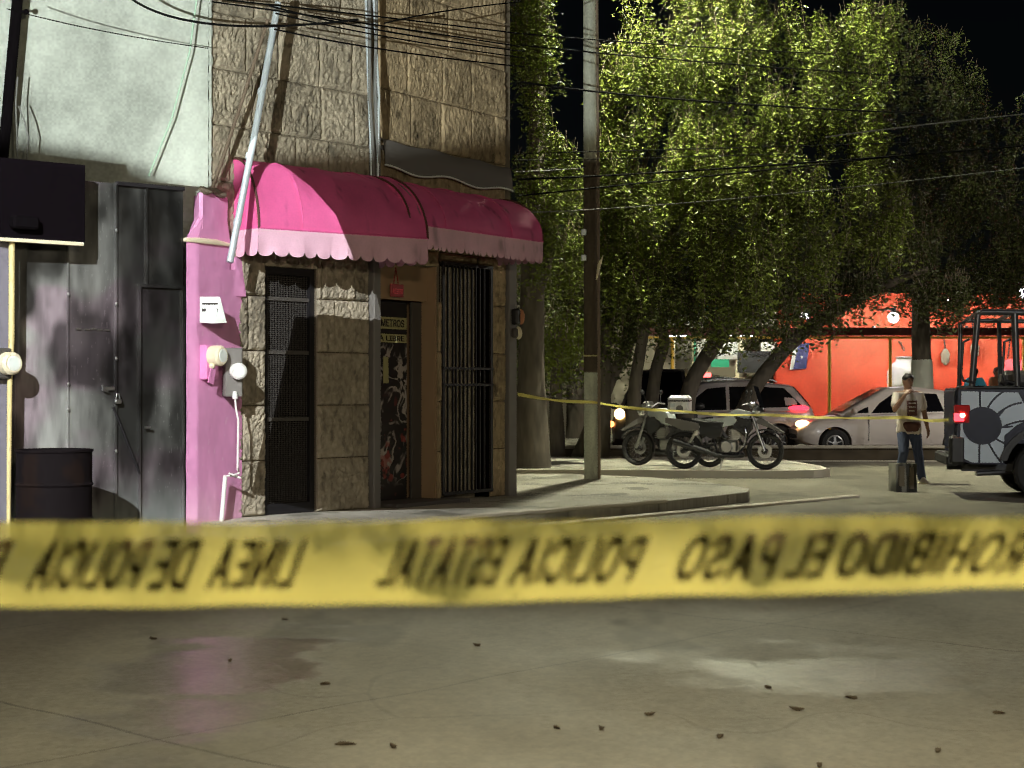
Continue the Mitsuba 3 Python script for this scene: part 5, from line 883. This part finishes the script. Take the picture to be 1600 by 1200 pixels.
for i, (px, py, r, pw, lb) in enumerate(((1396, 496, .16, 34, 'bright bulb above the porch beam over the second post'), (1258, 492, .13, 20, 'bright bulb above the porch beam behind the leaning trunk'), (1604, 458, .2, 24, 'bright bulb at the upper right edge over the red wall'), (1480, 468, .05, 2, 'small cold bulb among the leaves above the pickup'))):
    t = thing('light_bulb', lb, 'lamp', 'lamps along the red building'); p = np.array([xr(px, 47.9), 47.9, zr_(py, 47.9)]); bulb(t, p, r, np.array([1, .93, .78]) * pw / (math.pi * r * r))
    obj(t, 'bracket', MB().tube([p + [0, .05, r * 1.5], [p[0], DR, p[2] + r * 2]], .03, 6), 'plastic_black')
for i, x in enumerate((10.5, 13.2, 16.0)):
    t = thing('light_bulb', ('added unseen bulb behind the beam lighting the left bay of the red wall', 'added unseen bulb behind the beam lighting the middle bay of the red wall', 'added unseen bulb behind the beam lighting the right bay of the red wall')[i], 'lamp', 'lamps along the red building'); bulb(t, np.array([x, 48.3, 3.2]), .09, np.array([1, .9, .72]) * 17 / (math.pi * .0081))  # unseen bulbs added to brighten the lower part of the red wall
pt = thing('poster', 'tilted dark blue and white poster on the red wall', 'poster'); FPt = place(xr(1248, DR), DR - .03, 0, 0)
obj(pt, 'sheet', MB(FPt).prism([(-.28, zr_(578)), (-.16, zr_(538)), (.32, zr_(536)), (.22, zr_(576))], -.01, .01), 'poster_blue'); obj(pt, 'white_band', MB(FPt).prism([(-.28, zr_(578)), (-.16, zr_(538)), (-.02, zr_(538)), (-.17, zr_(577))], -.018, -.011), 'poster_white'); obj(pt, 'white_dot', MB(FPt).ell((.08, -.015, zr_(558)), (.04, .008, .035)), 'poster_white', True)
wt = thing('water_tank', 'pale round water tank standing against the red wall', 'tank'); xw = xr(1414, 49); obj(wt, 'shell', MB(place(xw, 49.0, .14)).lathe([[0, 2.3], [.25, 2.3], [.27, 2.22], [.42, 2.1], [.52, 1.9], [.52, 1.5], [.50, 1.46], [.52, 1.42], [.52, .9], [.50, .86], [.52, .82], [.52, .0], [0, 0]], n=32), 'poster_white', 40); obj(wt, 'lid', MB(place(xw, 49.0, 2.44)).lathe([[0, .06], [.28, .04], [.3, 0], [0, 0]], n=24), 'mid_grey', 40)
for px, py, l_ in ((1475, 556, 'hanging pale lantern left of the roll cage on the red wall'), (1521, 545, 'hanging pale lantern seen between the roll cage bars')):
    t = thing('wall_lantern', l_, 'lantern'); p = np.array([xr(px), DR - .15, zr_(py)]); obj(t, 'shade', MB(place(*p)).lathe([[0, .22], [.06, .2], [.14, .05], [.12, -.18], [.05, -.28], [0, -.28]], n=16), 'shop_grey', 40); obj(t, 'chain', MB().tube([p + [0, 0, .2], p + [-.06, .1, .9]], .02, 5), 'plastic_black')
ps = thing('party_sign', 'glowing pink sign on the red wall at the right edge', 'sign'); p = (xr(1584), DR - .05, zr_(571)); k = numbered(ps + '__panel'); scene[k] = mikit.ply(MB(place(*p)).prism([(-.32, .14), (-.1, .2), (.1, .16), (.34, .2), (.28, 0), (.34, -.2), (.1, -.15), (-.1, -.22), (-.34, -.16), (-.26, 0)], -.02, .02).mesh(), 'pink_sign', **emit(.16, .012, .02)); obj(ps, 'cord', MB().tube([[p[0] - .2, p[1], p[2] + .2], [p[0] - .1, p[1], p[2] + .9]], .015, 5), 'plastic_black')
vn = thing('wall_graffiti', 'dark painted vine mark on the red wall above the water tank', 'graffiti'); obj(vn, 'mark', MB().tube([[xr(1404), DR - .012, zr_(533)], [xr(1410), DR - .012, zr_(541)], [xr(1413), DR - .012, zr_(549)]], .03, 5).ell((xr(1407), DR - .01, zr_(536)), (.05, .01, .04)).ell((xr(1411), DR - .01, zr_(544)), (.06, .01, .03)), 'print_brown', True)
# shop front
sf = thing('shop_front', 'open lit shop front with green and white displays left of the red building', 'shop')
obj(sf, 'wall', MB().box(-2, xr(1212) - .01, 52.5, 52.9, 0, 4.2).box(-2, xr(1030), 50.6, 50.8, 0, 1.9), 'shop_wall')
obj(sf, 'fascia', MB().box(xr(1020), xr(1212) - .02, 49.6, 49.8, zr_(511), zr_(468)), 'shop_grey')
for px in (1051, 1082, 1150): obj(sf, 'post', MB().box(xr(px) - .05, xr(px) + .05, 49.7, 49.8, .14, zr_(512)), 'cream')
obj(sf, 'shutter', MB().box(xr(1054), xr(1080), 50.2, 50.3, .5, zr_(530)), 'shop_grey')
for px0, px1, py0, py1, m_ in ((1086, 1112, 528, 560, 'poster_white'), (1118, 1150, 535, 562, 'poster_white'), (1108, 1136, 562, 574, 'green_panel'), (1082, 1084, 530, 575, 'green_panel'), (1060, 1100, 492, 514, 'poster_white'), (1118, 1136, 490, 514, 'green_panel'), (1086, 1133, 474, 487, 'green_panel'), (1152, 1160, 530, 550, 'cream'), (1100, 1112, 500, 512, 'pink_sign'), (1194, 1210, 552, 562, 'pink_sign'), (1185, 1210, 535, 552, 'poster_white')):
    obj(sf, 'display_panel', MB().box(xr(px0), xr(px1), 49.50 + .004 * (px0 % 9), 49.57, zr_(py1), zr_(py0), .008), m_)
obj(sf, 'counter', MB().box(xr(1100), xr(1160), 49.4, 49.9, .14, zr_(590)), 'cream'); obj(sf, 'dark_screen', MB().box(xr(1145), xr(1198), 48.9, 48.95, zr_(583), zr_(550)), 'plastic_black')
for i, x in enumerate((4.8, 6.6)):
    t = thing('light_bulb', ('tube lamp under the shop roof over the counter, left', 'tube lamp under the shop roof over the counter, right')[i], 'lamp', 'lamps along the red building'); k = numbered(t + '__tube'); scene[k] = mikit.ply(MB().tube([[x - .5, 48.4, 3.10], [x + .5, 48.4, 3.10]], .04, 8).mesh(), 'notice', **emit(40, 45, 37)); obj(t, 'holder', MB().box(x - .55, x + .55, 48.36, 48.44, 3.15, 3.19), 'plastic_black')
fb = thing('far_building', 'dark long building in the unlit background', 'building'); obj(fb, 'wall', MB().box(-60, 90, 75, 76, 0, 6), 'far_wall'); obj(fb, 'parapet', MB().box(-60, 90, 74.9, 76.1, 6, 6.3), 'far_wall')
# ------------------------------------------------------------------ trees
def leaves(C, size, r, tilt=None):
    n = len(C); a = r.uniform(0, 2 * np.pi, n); dz = r.uniform(-1.0, .35, n); u = np.stack([np.cos(a), np.sin(a), dz], 1); u /= np.linalg.norm(u, axis=1, keepdims=True)
    w = np.cross(u, r.normal(size=(n, 3))); w /= np.linalg.norm(w, axis=1, keepdims=True) + 1e-9; nn = np.cross(u, w); L = size * (r.uniform(.55, 1.15, n) + .7 * r.uniform(0, 1, n) ** 4)[:, None]; Wd = L * .42
    v = np.stack([C, C + u * L * .5 + w * Wd * .5 + nn * L * .08, C + u * L, C + u * L * .5 - w * Wd * .5 + nn * L * .08], 1).reshape(-1, 3); i = np.arange(n) * 4
    return v, np.vstack([np.stack([i, i + 1, i + 2], 1), np.stack([i, i + 2, i + 3], 1)])
def crown(parent, blobs, m, seed, size=.10, strand=.75, name='crown'):
    r = np.random.default_rng(seed); Cs = []; tw = []
    for (px, py, d, rx, rz, n) in blobs:
        c = P(px, py, d); ns = max(1, int(n / 34 * 1.75)); u = r.normal(size=(ns, 3)); u /= np.linalg.norm(u, axis=1, keepdims=True); rad = r.uniform(.35, 1, ns) ** .5
        st = c + u * rad[:, None] * [rx, rx * .9, rz]; keep = meshkit.fbm(st * 1.15, 2, 12) + r.normal(size=ns) * .05 > .465; st = st[keep]; ns = len(st); L = r.uniform(.3, 1.5, ns) * strand; dr_ = r.normal(size=(ns, 2)) * .18
        for s, l, dd in zip(st, L, dr_):
            fq = np.linspace(-.15, 1, 5); tw.append(tube_mesh(s[None] + np.stack([dd[0] * np.sin(fq * 1.5) * l, dd[1] * fq * l, -fq * l], 1), [.006, .005, .004, .003, .0015], 3))
            k = 34; f = np.sort(r.uniform(0, 1, k)); p = s[None] + np.stack([dd[0] * np.sin(f * 1.5) * l, dd[1] * f * l, -f * l], 1) + r.normal(size=(k, 3)) * [.085, .085, .05] * (.35 + f[:, None] * .65); Cs.append(p)
    k_ = obj(parent, 'twigs', trimesh.util.concatenate(tw), 'brown_pole', 60); labels[k_] = {'kind': 'stuff'}
    C = np.vstack(Cs); v, f = leaves(C, size, r); return obj(parent, name, trimesh.Trimesh(v, f, process=False), m)
def trunk(parent, pts, rs, name='trunk', seed=0):
    pts = np.array(pts, float); n = 22; t_ = np.linspace(0, len(pts) - 1, n); q = np.stack([np.interp(t_, range(len(pts)), pts[:, k]) for k in range(3)], 1)
    for _ in range(2): q[1:-1] = (q[:-2] + 2 * q[1:-1] + q[2:]) / 4
    rr = np.interp(t_, range(len(rs)), rs); m = tube_mesh(q, rr, 16); v = np.array(m.vertices); v += .10 * np.mean(rr) * 4 * (np.stack([meshkit.fbm(v * [5, 5, 1.8] + k * 7 + seed, 3, k) for k in range(3)], 1) - .5) * .6; m.vertices = v; return obj(parent, name, m, 'bark', 50)
def gp(px, d): p = P(px, 612, d); return [p[0], d, -.05]
# tall tree beside the shop corner
t = thing('tree', 'tall thick trunked tree right beside the shop corner', 'tree', 'street trees')
trunk(t, [gp(830, 29), P(830, 600, 29), P(832, 450, 29), P(838, 250, 29), P(842, 40, 29), P(838, -150, 29)], [.36, .24, .21, .15, .13, .1], seed=3)
trunk(t, [P(836, 470, 29), P(852, 430, 29), P(872, 360, 29.4)], [.1, .07, .03], 'limb', 4)
crown(t, [(830, 40, 28.6, .42, .7, 2000), (850, 130, 28.8, .5, .6, 1800), (822, 210, 28.6, .3, .6, 1000), (835, 330, 28.8, .45, .9, 2200), (880, 395, 30, .55, .6, 2200), (866, 250, 29.4, .5, .55, 1800), (835, -60, 28.6, .8, .7, 2200), (884, 500, 30.5, .5, .6, 1400)], 'leaf_bright', 21)
# main tree with several trunks
t = thing('tree', 'large bright leaved tree with several grey trunks behind the utility pole', 'tree', 'street trees')
for i, pts in enumerate(([gp(940, 33.5), P(945, 600, 33.5), P(948, 500, 33.5), P(975, 380, 33)], [gp(900, 33.8), P(955, 590, 33.8), P(985, 535, 33.8), P(1010, 440, 33.5)], [gp(985, 33.2), P(992, 600, 33.2), P(1005, 520, 33.2), P(1030, 420, 33)], [gp(1010, 34.2), P(1022, 585, 34.2), P(1040, 530, 34.2), P(1030, 505, 34.2), P(1050, 400, 34)], [gp(872, 34), P(868, 600, 34), P(880, 520, 34), P(905, 420, 33.5)])):
    trunk(t, pts, [.17, .13, .11, .07] if len(pts) == 4 else [.16, .13, .11, .1, .06], seed=i)
for i, (px, py, qx, qy) in enumerate(((975, 380, 1050, 150), (1030, 420, 1150, 160), (1050, 400, 1260, 210), (1010, 440, 990, 180))): trunk(t, [P(px, py, 33), P((px + qx) / 2 - 10, (py + qy) / 2, 32.8), P(qx, qy, 32.5)], [.09, .06, .025], 'limb', i + 9)
crown(t, [(985, 110, 31.6, .75, 1.0, 5200), (1060, 60, 31.6, .9, .9, 5600), (1150, 110, 31.4, 1.0, 1.0, 6400), (1240, 90, 31.8, .9, 1.1, 5600), (1000, 230, 31.4, .9, .9, 5600), (1110, 230, 31.2, 1.0, .9, 6400), (1230, 220, 31.4, .9, 1.0, 5600), (1330, 190, 32, .7, 1.2, 4200), (1150, -40, 32, 1.4, .8, 5600), (1020, -10, 32, .6, .7, 2400), (930, 300, 31.8, .8, .8, 4000), (1040, 330, 31.6, 1.0, .8, 4600), (1160, 330, 31.6, 1.0, .8, 4600), (1270, 330, 32, .8, .9, 3600), (1350, 60, 32.4, .7, 1.0, 2800), (1370, 300, 33, .7, 1.0, 2600), (960, 180, 31.6, .5, .7, 2000), (1090, 160, 31.4, .8, .6, 2400), (1000, 400, 32, .9, .5, 2400), (1150, 410, 32, 1.0, .4, 2400)], 'leaf_bright', 22)
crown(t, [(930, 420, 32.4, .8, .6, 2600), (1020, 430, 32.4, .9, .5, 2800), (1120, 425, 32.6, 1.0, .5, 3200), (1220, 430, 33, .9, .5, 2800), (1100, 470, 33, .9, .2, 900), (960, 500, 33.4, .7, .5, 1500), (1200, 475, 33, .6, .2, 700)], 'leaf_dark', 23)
crown(t, [(1010, 462, 32.6, .8, .15, 700), (1120, 466, 32.6, .9, .15, 800), (1240, 462, 33, .7, .15, 700), (915, 470, 32.8, .5, .3, 900)], 'leaf_bright', 27, strand=.9)
# leaning trunks
t = thing('tree', 'leaning tree whose trunk slants up right behind the white top case', 'tree', 'street trees')
trunk(t, [gp(1062, 35), P(1075, 605, 35), P(1105, 555, 35), P(1140, 505, 35), P(1200, 450, 34.6), P(1240, 380, 34.2)], [.2, .17, .16, .15, .12, .06], seed=6)
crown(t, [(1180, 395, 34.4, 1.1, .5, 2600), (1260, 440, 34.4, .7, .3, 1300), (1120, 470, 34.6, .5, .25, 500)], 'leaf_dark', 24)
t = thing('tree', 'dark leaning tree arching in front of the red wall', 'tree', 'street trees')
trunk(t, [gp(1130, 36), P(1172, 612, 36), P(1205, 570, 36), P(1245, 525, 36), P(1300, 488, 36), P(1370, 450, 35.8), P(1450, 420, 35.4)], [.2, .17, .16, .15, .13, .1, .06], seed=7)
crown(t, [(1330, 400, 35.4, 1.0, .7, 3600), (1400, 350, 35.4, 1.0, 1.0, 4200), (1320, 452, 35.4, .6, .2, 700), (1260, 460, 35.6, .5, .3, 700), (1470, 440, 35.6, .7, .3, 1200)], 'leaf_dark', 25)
# dark tree at the right with the pale painted foot
t = thing('tree', 'dark tree with a whitewashed trunk foot behind the white saloon car', 'tree', 'street trees')
tw = trunk(t, [gp(1441, 42), P(1441, 600, 42), P(1439, 520, 42), P(1437, 440, 42), P(1450, 300, 41.5)], [.3, .25, .23, .2, .1], seed=8)
p_ = P(1441, 580, 42); obj(t, 'painted_foot', MB().tube([[p_[0], 42, .1], P(1441, 600, 42), P(1440, 562, 42)], [.32, .28, .265], 16), 'poster_white', 40)
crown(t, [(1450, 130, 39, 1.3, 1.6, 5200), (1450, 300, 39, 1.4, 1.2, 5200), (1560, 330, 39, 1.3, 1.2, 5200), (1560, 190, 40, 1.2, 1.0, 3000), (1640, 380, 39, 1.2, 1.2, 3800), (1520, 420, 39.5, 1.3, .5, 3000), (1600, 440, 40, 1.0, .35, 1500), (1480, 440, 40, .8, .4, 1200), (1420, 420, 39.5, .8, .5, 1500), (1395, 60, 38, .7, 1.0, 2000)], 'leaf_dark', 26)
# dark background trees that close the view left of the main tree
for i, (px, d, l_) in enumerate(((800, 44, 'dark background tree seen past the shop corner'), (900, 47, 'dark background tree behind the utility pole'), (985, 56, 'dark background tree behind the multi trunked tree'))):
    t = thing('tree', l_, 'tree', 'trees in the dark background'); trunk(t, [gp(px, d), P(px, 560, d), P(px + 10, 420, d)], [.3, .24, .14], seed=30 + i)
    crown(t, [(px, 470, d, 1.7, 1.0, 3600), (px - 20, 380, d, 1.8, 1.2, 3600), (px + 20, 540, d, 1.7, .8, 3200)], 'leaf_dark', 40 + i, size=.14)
